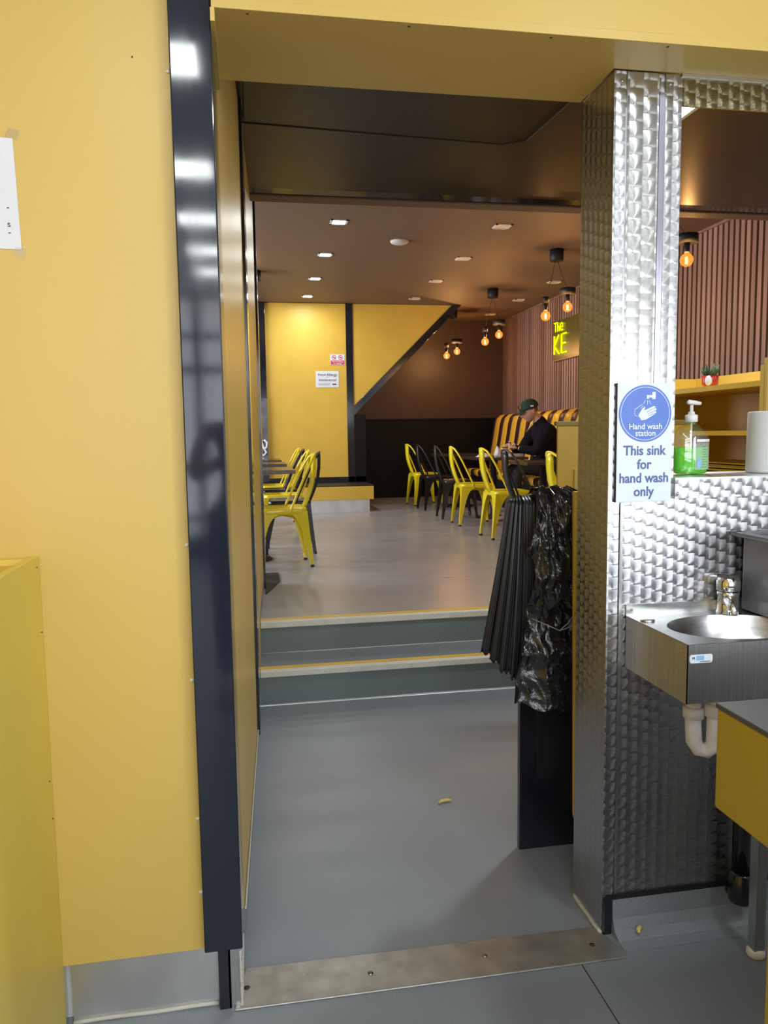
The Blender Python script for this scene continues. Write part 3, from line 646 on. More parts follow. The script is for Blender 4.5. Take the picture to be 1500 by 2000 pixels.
MB().tube([(.812, 2.128, .80), (.855, 2.100, .782), (.885, 2.092, .768), (.915, 2.094, .776), (.950, 2.11, .788)], .0013, 6).build('tie', basic('tie_grey', (.3, .3, .33), .4), lb_)
MB().tube([(.885, 2.090, .770), (.91, 2.09, .79), (.945, 2.11, .82)], .0012, 6).build('tie', basic('tie_grey2', (.3, .3, .33), .4), lb_)
fan = thing('bin_liner_bundle', 'fan of flat matt black bin liners hanging over the left corner of the black board', 'bin liner', (.8, 2.23, 1.13))
FX = [(.690, .668), (.716, .645), (.742, .615), (.775, .592), (.800, .572)]
def fan_fn(k):
    xb0, zb0 = FX[k]
    def f(u, v):
        if v < .08:
            t = v/.08; return (.790+.006*k+.10*u+.01*(1-t), 2.31-.075*t-.004*k, 1.140+.008*math.sin(t*PI/2)+.003*k)
        t = (v-.08)/.92
        xt = .778+.008*k+(.10+.005*k)*u; xb = xb0+(.890-xb0)*u
        zt = 1.146-.006*(1-u); zb = zb0+.005*math.sin(u*60+k)-.035*u*(k < 3)
        x = xt+(xb-xt)*t**.96; z = zt+(zb-zt)*t
        yy = 2.246-.013*k+.0032*(math.sin(u*(44+6*k)+k)+.7*math.sin(u*(97-5*k)+2*k))*(.3+.7*t)-.008*math.sin(t*PI)
        return (x, yy, z)
    return f
for k in range(5):
    o = MB().grid(fan_fn(k), 110, 36).build('liner', m_bag2, fan); so = o.modifiers.new('s', 'SOLIDIFY'); so.thickness = .001

# yellow divider beyond it
dv = thing('yellow_divider', 'pale yellow divider post with a flat cap behind the bin liners', 'divider', (1.6, 3.25, 0))
B('divider_board', m_yel2, dv, (1.336, 3.20, 0), (1.98, 3.214, 1.376), .002)
B('cap', basic('olive_cap', (.30, .22, .06), .5), dv, (1.324, 3.188, 1.376), (1.985, 3.216, 1.396), .002)
B('near_board', m_yel, dv, (1.41, 3.188, 0), (1.98, 3.20, 1.185), .002)

# ================================================================== CHAIRS
def make_chair(name, mat, label):
    t = thing(name, label, 'chair')
    def sqr(hx, hy, r, z, cx=0., n=5):
        out = []
        for sx, sy, a0 in ((1, 1, 0), (-1, 1, 90), (-1, -1, 180), (1, -1, 270)):
            for i in range(n+1):
                w = math.radians(a0+90*i/n); out.append((cx+sx*(hx-r)+r*math.cos(w), sy*(hy-r)+r*math.sin(w), z))
        return out
    MB().loft([sqr(.178, .178, .05, .405), sqr(.180, .180, .05, .42), sqr(.180, .180, .05, .445), sqr(.176, .176, .05, .452), sqr(.165, .165, .05, .4525), sqr(.155, .155, .05, .446), sqr(.05, .05, .04, .443)]).build('seat', mat, t)
    for sx in (-1, 1):
        for sy in (-1, 1):
            secs = []
            for i in range(11):
                a = i/10; z = .415*(1-a)+.014
                cx = sx*(.178+.040*a**1.1); cy = sy*(.178+.012*a)
                w = .022+.050*(1-a)+.080*math.exp(-(a*.415)/.05); th_ = .006+.006*a
                w = min(w, .15)
                P = [(cx, cy), (cx-sx*w, cy), (cx-sx*w, cy-sy*th_), (cx-sx*th_*1.2, cy-sy*th_*1.2), (cx-sx*th_, cy-sy*w), (cx, cy-sy*w)]
                if a > .9: P = [(cx, cy), (cx-sx*.028, cy), (cx-sx*.028, cy-sy*.01), (cx-sx*.02, cy-sy*.02), (cx-sx*.01, cy-sy*.028), (cx, cy-sy*.028)]
                secs.append([(x, y, z) for x, y in P])
            lg = MB().loft(secs, False)
            lg.tube([(sx*.170, sy*.170, .40), (sx*.190, sy*.176, .22), (sx*.2085, sy*.1815, .03)], [.004, .008, .006], 6)
            l = lg.build('leg', mat, t)
            MB().lathe([(.013, 0), (.016, .002), (.016, .016), (.012, .018)], (sx*.205, sy*.178, 0), 10).build('rubber_foot', m_rub, l)
    MB().tube([(-.14, -.14, .36), (0, 0, .385), (.14, .14, .36)], .006, 6).tube([(-.14, .14, .36), (0, 0, .386), (.14, -.14, .36)], .006, 6).build('cross_brace', mat, t)
    pts = [(-.045, -.182, .40), (-.06, -.184, .46), (-.105, -.172, .56), (-.17, -.155, .70), (-.215, -.135, .785), (-.242, -.105, .83), (-.258, -.055, .85), (-.264, 0, .855)]
    pts = pts+[(x, -y, z) for x, y, z in pts[-2::-1]]
    MB().tube(pts, .0095, 10).build('back_frame', mat, t)
    sp = []
    for a in (0, .12, .3, .5, .7, .88, 1.):
        z = .435+.41*a; x = -.172-.088*a-.030*math.sin(a*PI); w = .050+.008*a
        sp.append([(x+.014, -w, z), (x-.010, -w*.6, z), (x-.012, w*.6, z), (x+.014, w, z), (x+.010, w*.6, z), (x+.010, -w*.6, z)])
    MB().loft(sp).build('splat', mat, t)
    return t
chY = make_chair('metal_chair', m_chY, ''); chB = make_chair('metal_chair', m_chB, '')
used = set()
def place(proto, x, y, rz, label, group):
    o = proto if proto not in used else copy_tree(proto)
    used.add(proto); o.location = (x, y, ZF+.001); o.rotation_euler = (0, 0, rz); tag(o, label, 'chair', group)
GR, GL = 'metal chairs along the right hand tables', 'metal chairs along the left hand tables'
place(chY, 2.43, 7.04, .03, 'yellow metal chair with arched back, nearest yellow one fully seen on the right', GR)
place(chY, 2.43, 8.15, -.02, 'yellow metal chair in the middle of the right-hand row, second fully seen from the camera', GR)
place(chY, 2.44, 10.62, .12, 'farthest yellow metal chair, by the black wainscot beyond the black chairs', GR)
place(chB, 2.43, 8.87, -.05, 'black metal chair directly behind the second yellow chair', GR)
place(chB, 2.44, 9.93, .06, 'black metal chair just before the farthest yellow chair', GR)
place(chB, 2.37, 6.20, .04, 'black metal chair rising above the black bin liners', GR)
place(chY, 2.41, 5.30, -.03, 'yellow metal chair half hidden beside the yellow divider', GR)
place(chY, .235, 5.98, PI+.07, 'nearest yellow metal chair by the end of the left wall', GL)
place(chB, .335, 6.66, PI-.06, 'black metal chair behind the nearest yellow chair on the left', GL)
place(chY, .30, 7.35, PI+.04, 'second yellow metal chair along the left-hand tables', GL)
place(chB, .30, 8.05, PI-.03, 'black metal chair between the two farther yellow chairs on the left', GL)
place(chY, .30, 8.75, PI+.03, 'farthest yellow metal chair along the left-hand tables', GL)

# ================================================================== TABLES
def table(x, y, hx, hy, zt, label, group):
    t = thing('pedestal_table', label, 'table', (x, y, ZF), group)
    B('table_top', m_ttop, t, (x-hx, y-hy, ZF+zt-.028), (x+hx, y+hy, ZF+zt), .003)
    MB().lathe([(.21, .001), (.21, .012), (.19, .018), (.045, .03), (.04, .04), (.035, .05), (.035, zt-.045), (.12, zt-.04), (.12, zt-.0285)], (x, y, ZF), 24).build('pedestal', m_blkmat, t)
    return t
GT, GU = 'pedestal tables in front of the striped bench', 'pedestal tables on the left'
table(2.84, 8.72, .30, .36, .72, 'dark pedestal table holding the napkins and paper cup', GT)
table(2.84, 7.16, .30, .36, .72, 'dark pedestal table beside the nearer yellow chairs, in front of the man', GT)
table(2.84, 5.55, .30, .36, .72, 'dark pedestal table mostly hidden behind the yellow divider', GT)
table(2.84, 10.25, .30, .36, .72, 'dark pedestal table at the far end by the black wainscot', GT)
for i, yy in enumerate((6.28, 7.62, 8.78)):
    table(-.05, yy, .40, .34, .735, ['nearest dark pedestal table by the left wall end', 'middle dark pedestal table of the left row', 'farthest dark pedestal table of the left row'][i], GU)

# ================================================================== STRIPED BENCH
be = thing('striped_bench', 'long bench with yellow and dark striped backrest against the slatted wall', 'bench', (3.8, 8.2, ZF))
BY0, BY1 = 4.9, 11.48
def back_panel(y0, y1, mat):
    secs = []; prof = [(3.64, .81), (3.655, 1.0), (3.70, 1.25), (3.735, 1.48), (3.76, 1.57), (3.81, 1.618), (3.87, 1.63), (3.97, 1.61), (4.03, 1.58), (4.03, .81)]
    for a in (0, .06, .18, .5, .82, .94, 1.):
        d = {0: .014, .06: .006, .18: .001, .5: 0, .82: .001, .94: .006, 1.: .014}[a]; y = y0+(y1-y0)*a
        secs.append([(x+(d if x < 4 else 0), y, z-(d if z > 1.5 else 0)) for x, z in prof])
    MB().loft(secs).build('back_panel', mat, be)
def seat_panel(y0, y1, mat):
    prof = [(3.29, .74), (3.285, .78), (3.30, .81), (3.34, .818), (3.64, .805), (3.70, .80), (3.70, .72), (3.30, .72)]
    MB().loft([[(x, y, z) for x, z in prof] for y in (y0, (y0+y1)/2, y1)], True).build('seat_panel', mat, be)
y = BY0; k = 0
while y < BY1-.05:
    w = .205 if k % 2 == 0 else .165; y1 = min(y+w, BY1)
    back_panel(y, y1, m_vy if k % 2 == 0 else m_vb); seat_panel(y, y1, m_vy if k % 2 == 0 else m_vb); y = y1; k += 1
B('bench_base', m_blkmat, be, (3.34, BY0, ZF), (4.03, BY1, .72))

# ================================================================== THINGS ON THE TABLES
ZT = ZF+.72
cp = thing('paper_cup', 'white printed paper cup on the table before the man', 'cup', (2.98, 8.68, ZT))
MB().lathe([(.028, .0005), (.030, .004), (.040, .095), (.042, .097), (.040, .099), (.037, .095), (.028, .01), (0, .009)], (2.965, 8.70, ZT), 20).build('cup_wall', m_white, cp)
for i in range(7):
    a = 3.6+i*.33; z = .03+.012*(i % 3)*1.6; R_ = .0345
    MB().tube([(2.965+R_*math.cos(a), 8.70+R_*math.sin(a), ZT+z), (2.965+(R_+.003)*math.cos(a+.22), 8.70+(R_+.003)*math.sin(a+.22), ZT+z+.012)], .0025, 5).build('printed_mark', m_inkb, cp)
def crumple(name, c, r, h, mat, label, cat, seed):
    m = MB(); 
    prof = [(0.001, 0.002), (.8, .002), (1., .12), (.85, .4), (.5, .75), (.2, 1.), (.001, 1.02)]
    m.lathe([(a*r, b*h) for a, b in prof], (0, 0, 0), 18, smooth=False)
    m.v = [(x*(1+.35*noise.noise(Vector((x*30+seed, y*30, z*30)))), y*(1+.35*noise.noise(Vector((x*30, y*30+seed, z*30)))), max(.001, z*(1+.3*noise.noise(Vector((x*25, y*25, seed)))))) for x, y, z in m.v]
    o = m.build(name, mat, None); o.location = c; tag(o, label, cat); return o
crumple('crumpled_napkin', (2.86, 8.62, ZT), .045, .12, m_paper, 'white paper napkin standing crumpled beside the paper cup', 'napkin', 1)
crumple('napkin_pile', (2.66, 8.55, ZT), .085, .05, m_paper, 'low heap of white napkins at the table edge nearest the yellow chairs', 'napkin', 5)
crumple('small_napkin', (.12, 8.75, ZT+.015), .05, .05, m_paper, 'small white crumpled napkin on the farthest left-hand table', 'napkin', 9)
fw = thing('food_tray', 'beige paper food tray on the table under the man\'s hands', 'tray', (3.05, 8.66, ZT))
m = MB(); boxshell(m, 2.985, 3.135, 8.50, 8.66, ZT+.001, ZT+.035, .003); m.build('tray_wall', basic('beige_card', (.55, .45, .38), .7), fw)

# ================================================================== CEILING LIGHTS, PENDANTS
def ceiling_light(x, y, z, s, lit, label, group, power=0., mat=None):
    t = thing('ceiling_light', label, 'ceiling light', (x, y, z), group)
    fr = MB(); w = .018; fr.box((x-s, y-s, z-.007), (x+s, y-s+w, z)).box((x-s, y+s-w, z-.007), (x+s, y+s, z)).box((x-s, y-s, z-.007), (x-s+w, y+s, z)).box((x+s-w, y-s, z-.007), (x+s, y+s, z))
    fr.build('frame', m_ledoff if not lit else m_white, t)
    B('diffuser', mat or (m_led if lit else m_ledoff), t, (x-s+w, y-s+w, z-.004), (x+s-w, y+s-w, z-.001))
    if lit and power:
        l = area('ceiling_light_lamp', (x, y, z-.012), (0, 0, -1), 2*s-.04, 2*s-.04, power, (.93, 1., .97)); l.parent = t; l.matrix_parent_inverse = t.matrix_basis.inverted()
ords = ['nearest', 'second', 'third', 'farthest']
for i, y in enumerate((6.58, 7.76, 8.93, 10.05)):
    ceiling_light(.80, y, ZC, .072, True, '%s of the four bright square downlights on the left of the brown ceiling' % ords[i], 'lit downlights on the left', 10)
for i, y in enumerate((6.55, 7.77, 8.93, 10.09)):
    ceiling_light(2.21, y, ZC, .075, False, '%s unlit square downlight in the middle row of the ceiling' % ords[i], 'unlit downlights in the middle row')
for i, y in enumerate((8.85, 10.07, 11.31)):
    ceiling_light(3.635, y, ZC, .075, False, '%s unlit square downlight in the right row near the slatted wall' % ['nearest', 'middle', 'farthest'][i], 'unlit downlights in the right row')
ceiling_light(1.785, 3.18, ZL, .12, True, 'square white ceiling panel behind the steel column seen through the hatch', None, 26)
for i, y in enumerate((.02, -1.3, -2.35, -3.3, -4.15)):
    ceiling_light(-.30, y, 2.9, .16, True, 'square lit ceiling panel over the front room, number %s from the doorway' % ['one', 'two', 'three', 'four', 'five'][i], 'lit panels over the front room', 7, m_ledf)
    ceiling_light(1.4, y, 2.9, .16, True, 'square lit ceiling panel on the counter side, number %s from the doorway' % ['one', 'two', 'three', 'four', 'five'][i], 'lit panels over the counter', 12, m_ledf)
sd = MB().lathe([(.0, -.028), (.05, -.027), (.075, -.018), (.085, -.006), (.086, 0)], (1.427, 7.157, ZC), 28).build('smoke_detector', m_ledoff, None); tag(sd, 'round white disc on the brown ceiling between the rows of downlights', 'smoke detector')

def pendant(x, y, label, group, cans, power=15.):
    t = thing('pendant_lamp', label, 'pendant lamp', (x, y, ZC), group)
    MB().lathe([(.064, -.11), (.066, -.108), (.068, 0)], (x, y, ZC), 24).build('canopy', m_blkmat, t)
    for (dx, dy, zb, big) in cans:
        bx_, by_ = x+dx, y+dy
        MB().tube([(x+dx*.1, y, ZC-.105), (x+dx*.5, y+dy*.5, (ZC-.1+zb+.19)/2-.02), (bx_, by_, zb+.17)], .0025, 5).build('cord', m_rub, t)
        MB().lathe([(.075 if big else .03, .12), (.078 if big else .033, .118), (.078 if big else .033, .18), (.02, .185)], (bx_, by_, zb), 20).build('lamp_cap', m_blkmat, t)
        MB().lathe([(.018, .055), (.020, .06), (.020, .118)], (bx_, by_, zb), 14).build('lamp_holder', m_blkmat, t)
        g = MB().lathe([(.002, -.0475), (.02, -.043), (.037, -.030), (.0465, -.008), (.0475, .005), (.042, .024), (.030, .038), (.018, .048), (.015, .058)], (bx_, by_, zb), 20).build('bulb', m_globe, t)
        MB().tube([(bx_+.010*math.cos(i*1.2), by_+.010*math.sin(i*1.2), zb-.026+i*.0019) for i in range(26)], .0013, 5).build('filament', m_fil, g)
        l = bpy.data.lights.new('bulb_lamp', 'POINT'); l.energy = power; l.color = (1., .50, .16); l.shadow_soft_size = .03
        lo = bpy.data.objects.new('bulb_lamp', l); COL.objects.link(lo); lo.location = (bx_, by_, zb); lo.parent = t; lo.matrix_parent_inverse = t.matrix_basis.inverted()
GP = 'twin bulb pendants over the right hand tables'
pendant(3.02, 7.30, 'twin bulb pendant nearest the glowing sign', GP, [(-.13, -.05, 2.475, False), (.10, -.04, 2.565, True)])
pendant(3.03, 9.33, 'twin bulb pendant in the middle, left of the slatted wall corner', GP, [(-.10, .0, 2.475, False), (.09, .03, 2.565, True)])
pendant(2.965, 10.99, 'farthest twin bulb pendant in front of the dark brown wall', GP, [(-.08, .05, 2.475, False), (.07, .03, 2.535, True)], 26.)
pendant(3.10, 5.45, 'pendant with one globe bulb seen through the hatch right of the column', GP, [(0.066, -.20, 2.575, True), (-.12, .12, 2.44, False)])
pendant(.12, 8.6, 'pendant bulb just peeping past the end of the left wall', 'left hand pendants', [(-.03, .0, 2.98, False)], 5.)

# ================================================================== SIGNS IN THE DINING ROOM
ns = thing('neon_sign', 'dark board with glowing yellow letters THE KE on the slatted wall', 'sign', (4.0, 9.2, 2.28))
B('sign_board', basic('olive_acrylic', (.10, .09, .02), .3), ns, (4.005, 8.35, 2.285), (4.035, 9.78, 2.785), .003)
B('board_edge', basic('copper_edge', (.45, .2, .06), .35), ns, (4.003, 8.35, 2.275), (4.04, 9.79, 2.285))
def neon(strokes, oy, oz, s, r):
    for st_ in strokes:
        MB().tube([(3.99, oy-a*s, oz+b*s) for a, b in st_], r, 8).build('neon_letter', m_neon, ns)
T_ = [[(0, 1), (.8, 1)], [(.4, 1), (.4, 0)]]; h_ = [[(1., 1), (1., 0)], [(1., .5), (1.4, .55), (1.5, .4), (1.5, 0)]]
e_ = [[(1.85, .4), (2.4, .4), (2.4, .7), (2.1, .85), (1.85, .7), (1.85, .2), (2.05, 0), (2.45, .05)]]
neon(T_+h_+e_, 9.71, 2.645, .115, .0065)
K_ = [[(0, 1), (0, 0)], [(.6, 1), (0, .45), (.65, 0)]]; E_ = [[(1.6, 1), (1.0, 1), (1.0, 0), (1.65, 0)], [(1.0, .5), (1.5, .5)]]
neon(K_+E_, 9.70, 2.36, .235, .0105)
no = thing('no_smoking_sign', 'small white and red sign with two ban symbols on the yellow back panel', 'sign', (1.22, 10.545, 2.3))
B('sign_board', m_sign, no, (1.128, 10.543, 2.300), (1.322, 10.549, 2.438)); B('red_panel', m_sred, no, (1.134, 10.5415, 2.304), (1.316, 10.544, 2.358))
for cx_ in (1.178, 1.268):
    disc('ban_ring', m_sred, no, cx_, 2.398, .024, .031, 10.5425); MB().tube([(cx_-.018, 10.542, 2.416), (cx_+.018, 10.542, 2.38)], .004, 6).build('ban_bar', m_sred, no)
    B('cigarette_mark', m_inkb, no, (cx_-.016, 10.5412, 2.394), (cx_+.016, 10.5418, 2.401))
text('lettering', 'No smoking', .030, m_sign, no, (1.225, 10.541, 2.334), off=0); text('lettering', 'or vaping', .030, m_sign, no, (1.225, 10.541, 2.310), off=0)
al = thing('allergy_notice', 'white food allergy notice on the yellow back panel below the ban sign', 'notice', (1.08, 10.545, 2.0))
B('sheet', m_paper, al, (.925, 10.545, 1.998), (1.238, 10.549, 2.216))
text('lettering', 'Food Allergy', .050, m_inkb, al, (1.085, 10.543, 2.150), off=0); text('lettering', 'or', .022, m_inkb, al, (1.085, 10.543, 2.128), off=0); text('lettering', 'Intolerance?', .050, m_inkb, al, (1.085, 10.543, 2.080), off=0)
for i in range(3): B('printed_line', m_greyc, al, (.955, 10.5436, 2.046-.010*i), (1.12, 10.5442, 2.049-.010*i))
B('printed_mark', m_inkb, al, (1.15, 10.5436, 2.03), (1.205, 10.5442, 2.046))
po = thing('wall_poster', 'narrow grey poster with a pale swirl behind the left-hand tables', 'poster', (.1, 10.49, .8))
B('poster_board', basic('poster_grey', (.12, .12, .13), .35, vary=.4, scale=8), po, (-.45, 10.485, .82), (.262, 10.498, 1.85))
MB().tube([(.20, 10.482, 1.17), (.24, 10.482, 1.20), (.245, 10.482, 1.26), (.21, 10.482, 1.30), (.17, 10.482, 1.28), (.19, 10.482, 1.21), (.235, 10.482, 1.13), (.20, 10.482, 1.09), (.16, 10.482, 1.1)], .015, 8).build('pale_swirl', m_paper, po)

mt = MB().prism([(.078, 4.84), (.118, 4.98), (.185, 5.27), (.185, 5.6), (-.45, 5.6), (-.45, 5.24), (.078, 5.24)], 'z', ZF, ZF+.006).build('floor_mat', m_blkmat, None)
tag(mt, 'dark floor mat corner at the end of the left wall', 'mat')
def chip(x, y, z, rz, L_, label):
    pts = [(-L_/2, 0, .006), (-L_/4, .004, .010), (L_/5, .005, .010), (L_/2, 0, .007)]
    o = MB().tube(pts, [.004, .006, .0062, .004], 6).build('potato_chip', basic('chip_yellow', (.75, .55, .2), .6), None); o.location = (x, y, z-.001); o.rotation_euler.z = rz; tag(o, label, 'chip')
chip(.669, 2.62, 0, .15, .052, 'dropped potato chip on the passage floor'); chip(.992, 1.786, .016, .8, .026, 'small pale chip on the floor by the steel column foot')

# ================================================================== PEOPLE
def skin_mesh(chains, subd=1):
    """chains: dict name -> (pos, radius), edges list; returns evaluated mesh of skin surface"""
    vd, ed, root = chains
    names = list(vd); me = bpy.data.meshes.new('sk'); me.from_pydata([vd[n_][0] for n_ in names], [(names.index(a), names.index(b)) for a, b in ed], [])
    o = bpy.data.objects.new('sk', me); COL.objects.link(o)
    o.modifiers.new('s', 'SKIN'); lay = me.skin_vertices[0] if me.skin_vertices else None
    for i, n_ in enumerate(names):
        r = vd[n_][1]; r = r if isinstance(r, tuple) else (r, r); me.skin_vertices[0].data[i].radius = r; me.skin_vertices[0].data[i].use_root = (n_ == root)
    sm = o.modifiers.new('d', 'SUBSURF'); sm.levels = subd; sm.render_levels = subd
    bpy.context.view_layer.update()
    res = bpy.data.meshes.new_from_object(o.evaluated_get(bpy.context.evaluated_depsgraph_get()))
    bpy.data.objects.remove(o); return res
def obj_from(meshes, name, mat, parent, voxel=None, smooth=4):
    bm = bmesh.new()
    for me in meshes: bm.from_mesh(me)
    me = bpy.data.meshes.new(name); bm.to_mesh(me); bm.free(); me.materials.clear(); me.materials.append(mat)
    for p in me.polygons: p.use_smooth = True; p.material_index = 0
    o = bpy.data.objects.new(name, me); COL.objects.link(o); o.parent = parent; o.matrix_parent_inverse = parent_world(parent).inverted()
    if voxel:
        r = o.modifiers.new('r', 'REMESH'); r.mode = 'VOXEL'; r.voxel_size = voxel; r.use_smooth_shade = True
        s = o.modifiers.new('sm', 'SMOOTH'); s.factor = .5; s.iterations = smooth
    return o
def head_mesh(c, fwd, up, s=1.):
    F = Vector(fwd).normalized(); U = Vector(up); U = (U-F*U.dot(F)).normalized(); R = F.cross(U); c = Vector(c)
    m = MB(); nu, nv = 48, 32
    def fn(u, v):
        a = u*2*PI; b = (v-.5)*PI
        x = math.cos(b)*math.cos(a); y = math.cos(b)*math.sin(a); z = math.sin(b)     # x forward, y side, z up
        X, Y, Z = x*.096, y*.075, z*.115
        if z < 0: X = X*(1-.12*z*z)+(.010 if x > 0 else 0.012)*(-z)*(1 if x > 0 else 1); Y *= (1-.30*z*z)
        if x < 0 and z < -.2: X *= .80
        g = lambda yy, zz, sy, sz: math.exp(-((y-yy)/sy)**2-((z-zz)/sz)**2) if x > 0 else 0
        X += .026*g(0, -.20, .16, .18)+.012*g(0, -.05, .10, .22)      # nose
        X -= .010*g(.42, .05, .16, .12)+.010*g(-.42, .05, .16, .12)   # eye sockets
        X += .006*g(.35, .24, .3, .08)+.006*g(-.35, .24, .3, .08)     # brow
        X += .008*g(0, -.50, .24, .06)+.006*g(0, -.60, .22, .06)-.004*g(0, -.55, .25, .02)  # lips
        X += .012*g(0, -.84, .3, .12)                                  # chin
        X += .004*g(.55, -.3, .2, .2)+.004*g(-.55, -.3, .2, .2)
        return c+(F*X+R*Y+U*Z)*s
    m.grid(fn, nu, nv)
    for sd in (-1, 1):    # ears
        e = MB()
        def fe(u, v, sd=sd):
            a = u*2*PI; b = (v-.5)*PI; return c+(F*(-.008+.017*math.cos(b)*math.cos(a))+R*sd*(.074+.009*math.cos(b)*math.sin(a))+U*(-.005+.030*math.sin(b)))*s
        m.grid(fe, 12, 8)
    return m.data('head', None)
def hand_mesh(w, palm_dir, fing_dir, side, curl=.9, s=1.):
    """w wrist; fing_dir along palm; palm_dir normal towards palm; side = thumb side vector"""
    w = Vector(w); f = Vector(fing_dir).normalized(); p = Vector(palm_dir); p = (p-f*p.dot(f)).normalized(); t = Vector(side); t = (t-f*t.dot(f)-p*t.dot(p)).normalized()
    out = [skin_mesh(({'a': (w, (.026*s, .022*s)), 'b': (w+f*.045*s, (.036*s, .017*s)), 'c': (w+f*.085*s, (.038*s, .015*s))}, [('a', 'b'), ('b', 'c')], 'a'))]
    for i, (off, L_) in enumerate(((.030, .072), (.010, .080), (-.010, .074), (-.029, .058))):
        b = w+f*.080*s+t*off*s; vd = {'a': (b, .0095*s)}; d = f.copy(); q = b; ed = []; prev = 'a'
        for k, fr_ in enumerate((.45, .32, .26)):
            ang = curl*(.35+.38*k); d = (f*math.cos(ang)+p*math.sin(ang)); q = q+d*L_*fr_*s; nme = 'bcd'[k]; vd[nme] = (q, (.0092-.0008*k)*s); ed.append((prev, nme)); prev = nme
        out.append(skin_mesh((vd, ed, 'a')))
    b = w+f*.030*s+t*.022*s
    out.append(skin_mesh(({'a': (b, .013*s), 'b': (b+(t*.8+f*.6+p*.3)*.032*s, .011*s), 'c': (b+(t*.8+f*1.1+p*.6)*.052*s, .0095*s), 'd': (b+(t*.55+f*1.6+p*.9)*.062*s, .0085*s)}, [('a', 'b'), ('b', 'c'), ('c', 'd')], 'a')))
    return out
def person(name, label, loc, J, head, headf, headu, hands, jacket, trousers, shoe, feetdir):
    t = thing(name, label, 'person', loc)
    L = lambda a, b, k: Vector(J[a]).lerp(Vector(J[b]), k)
    # body: one surface
    vd = {'pel': (J['pel'], (.115, .085)), 'wst': (J['wst'], (.11, .085)), 'chs': (J['chs'], (.14, .095)), 'nkb': (J['nkb'], (.065, .06)), 'nk': (Vector(J['nkb']).lerp(Vector(head), .5), .052), 'hd': (head, .055)}
    ed = [('pel', 'wst'), ('wst', 'chs'), ('chs', 'nkb'), ('nkb', 'nk'), ('nk', 'hd')]
    for s in 'LR':
        vd.update({'sh'+s: (J['sh'+s], .052), 'el'+s: (J['el'+s], .040), 'fa'+s: (L('el'+s, 'wr'+s, .4), .038), 'wr'+s: (J['wr'+s], .026),
                   'hp'+s: (J['hp'+s], .085), 'kn'+s: (J['kn'+s], .055), 'cf'+s: (L('kn'+s, 'an'+s, .35), .052), 'an'+s: (J['an'+s], .036)})
        ed += [('chs', 'sh'+s), ('sh'+s, 'el'+s), ('el'+s, 'fa'+s), ('fa'+s, 'wr'+s), ('pel', 'hp'+s), ('hp'+s, 'kn'+s), ('kn'+s, 'cf'+s), ('cf'+s, 'an'+s)]
    parts = [skin_mesh((vd, ed, 'pel')), head_mesh(head, headf, headu)]
    for s in 'LR':
        w = J['wr'+s]; h = hands[s]; parts += hand_mesh(w, *h)
    obj_from(parts, 'body', m_skin, t, .0045, 3)
    # jacket
    jd = {'pel': (Vector(J['pel'])+Vector((0, 0, .03)), (.165, .135)), 'wst': (J['wst'], (.17, .14)), 'chs': (J['chs'], (.195, .14)), 'nkb': (J['nkb'], (.085, .075)), 'col': (Vector(J['nkb']).lerp(Vector(head), .22), .068)}
    je = [('pel', 'wst'), ('wst', 'chs'), ('chs', 'nkb'), ('nkb', 'col')]
    for s in 'LR':
        jd.update({'sh'+s: (J['sh'+s], .085), 'ua'+s: (L('sh'+s, 'el'+s, .5), .078), 'el'+s: (J['el'+s], .066), 'fa'+s: (L('el'+s, 'wr'+s, .5), .052), 'wr'+s: (L('el'+s, 'wr'+s, .93), .040)})
        je += [('chs', 'sh'+s), ('sh'+s, 'ua'+s), ('ua'+s, 'el'+s), ('el'+s, 'fa'+s), ('fa'+s, 'wr'+s)]
    obj_from([skin_mesh((jd, je, 'pel'), 2)], 'jacket', jacket, t, .009, 2)
    td = {'pel': (J['pel'], (.145, .115))}; te = []
    for s in 'LR':
        td.update({'hp'+s: (J['hp'+s], .098), 'th'+s: (L('hp'+s, 'kn'+s, .5), .085), 'kn'+s: (J['kn'+s], .070), 'cf'+s: (L('kn'+s, 'an'+s, .5), .062), 'an'+s: (L('kn'+s, 'an'+s, .95), .052)})
        te += [('pel', 'hp'+s), ('hp'+s, 'th'+s), ('th'+s, 'kn'+s), ('kn'+s, 'cf'+s), ('cf'+s, 'an'+s)]
    obj_from([skin_mesh((td, te, 'pel'), 2)], 'trousers', trousers, t, .009, 2)
    for s in 'LR':
        a = Vector(J['an'+s]); f = Vector(feetdir).normalized(); fl_ = loc[2]
        side = Vector((-f.y, f.x, 0)); secs = []
        for k, (d, w_, h_) in enumerate(((-.075, .026, .05), (-.06, .036, .085), (-.02, .040, .095), (.04, .044, .075), (.10, .048, .055), (.15, .044, .045), (.185, .030, .035), (.195, .012, .02))):
            cc = Vector((a.x, a.y, fl_))+f*d; secs.append([tuple(cc+side*(w_*math.cos(q))+Vector((0, 0, max(.002, .002+h_*(.5+.5*math.sin(q)))))) for q in [2*PI*j/14 for j in range(14)]])
        MB().loft(secs).build('shoe', shoe, t)
    return t
HY = 8.62
J = dict(pel=(3.50, HY, .90), wst=(3.50, HY, 1.05), chs=(3.44, HY, 1.25), nkb=(3.375, HY, 1.405),
         shL=(3.41, HY-.17, 1.315), elL=(3.26, HY-.23, 1.07), wrL=(3.10, HY-.09, 1.11),
         shR=(3.41, HY+.17, 1.315), elR=(3.26, HY+.23, 1.07), wrR=(3.10, HY+.09, 1.11),
         hpL=(3.46, HY-.09, .905), knL=(3.08, HY-.15, .875), anL=(3.00, HY-.22, .44),
         hpR=(3.46, HY+.09, .905), knR=(3.10, HY+.16, .875), anR=(3.16, HY+.13, .44))
hd = (3.265, HY, 1.505); hf = (-.90, -.12, -.33); hu = (-.25, 0, .9)
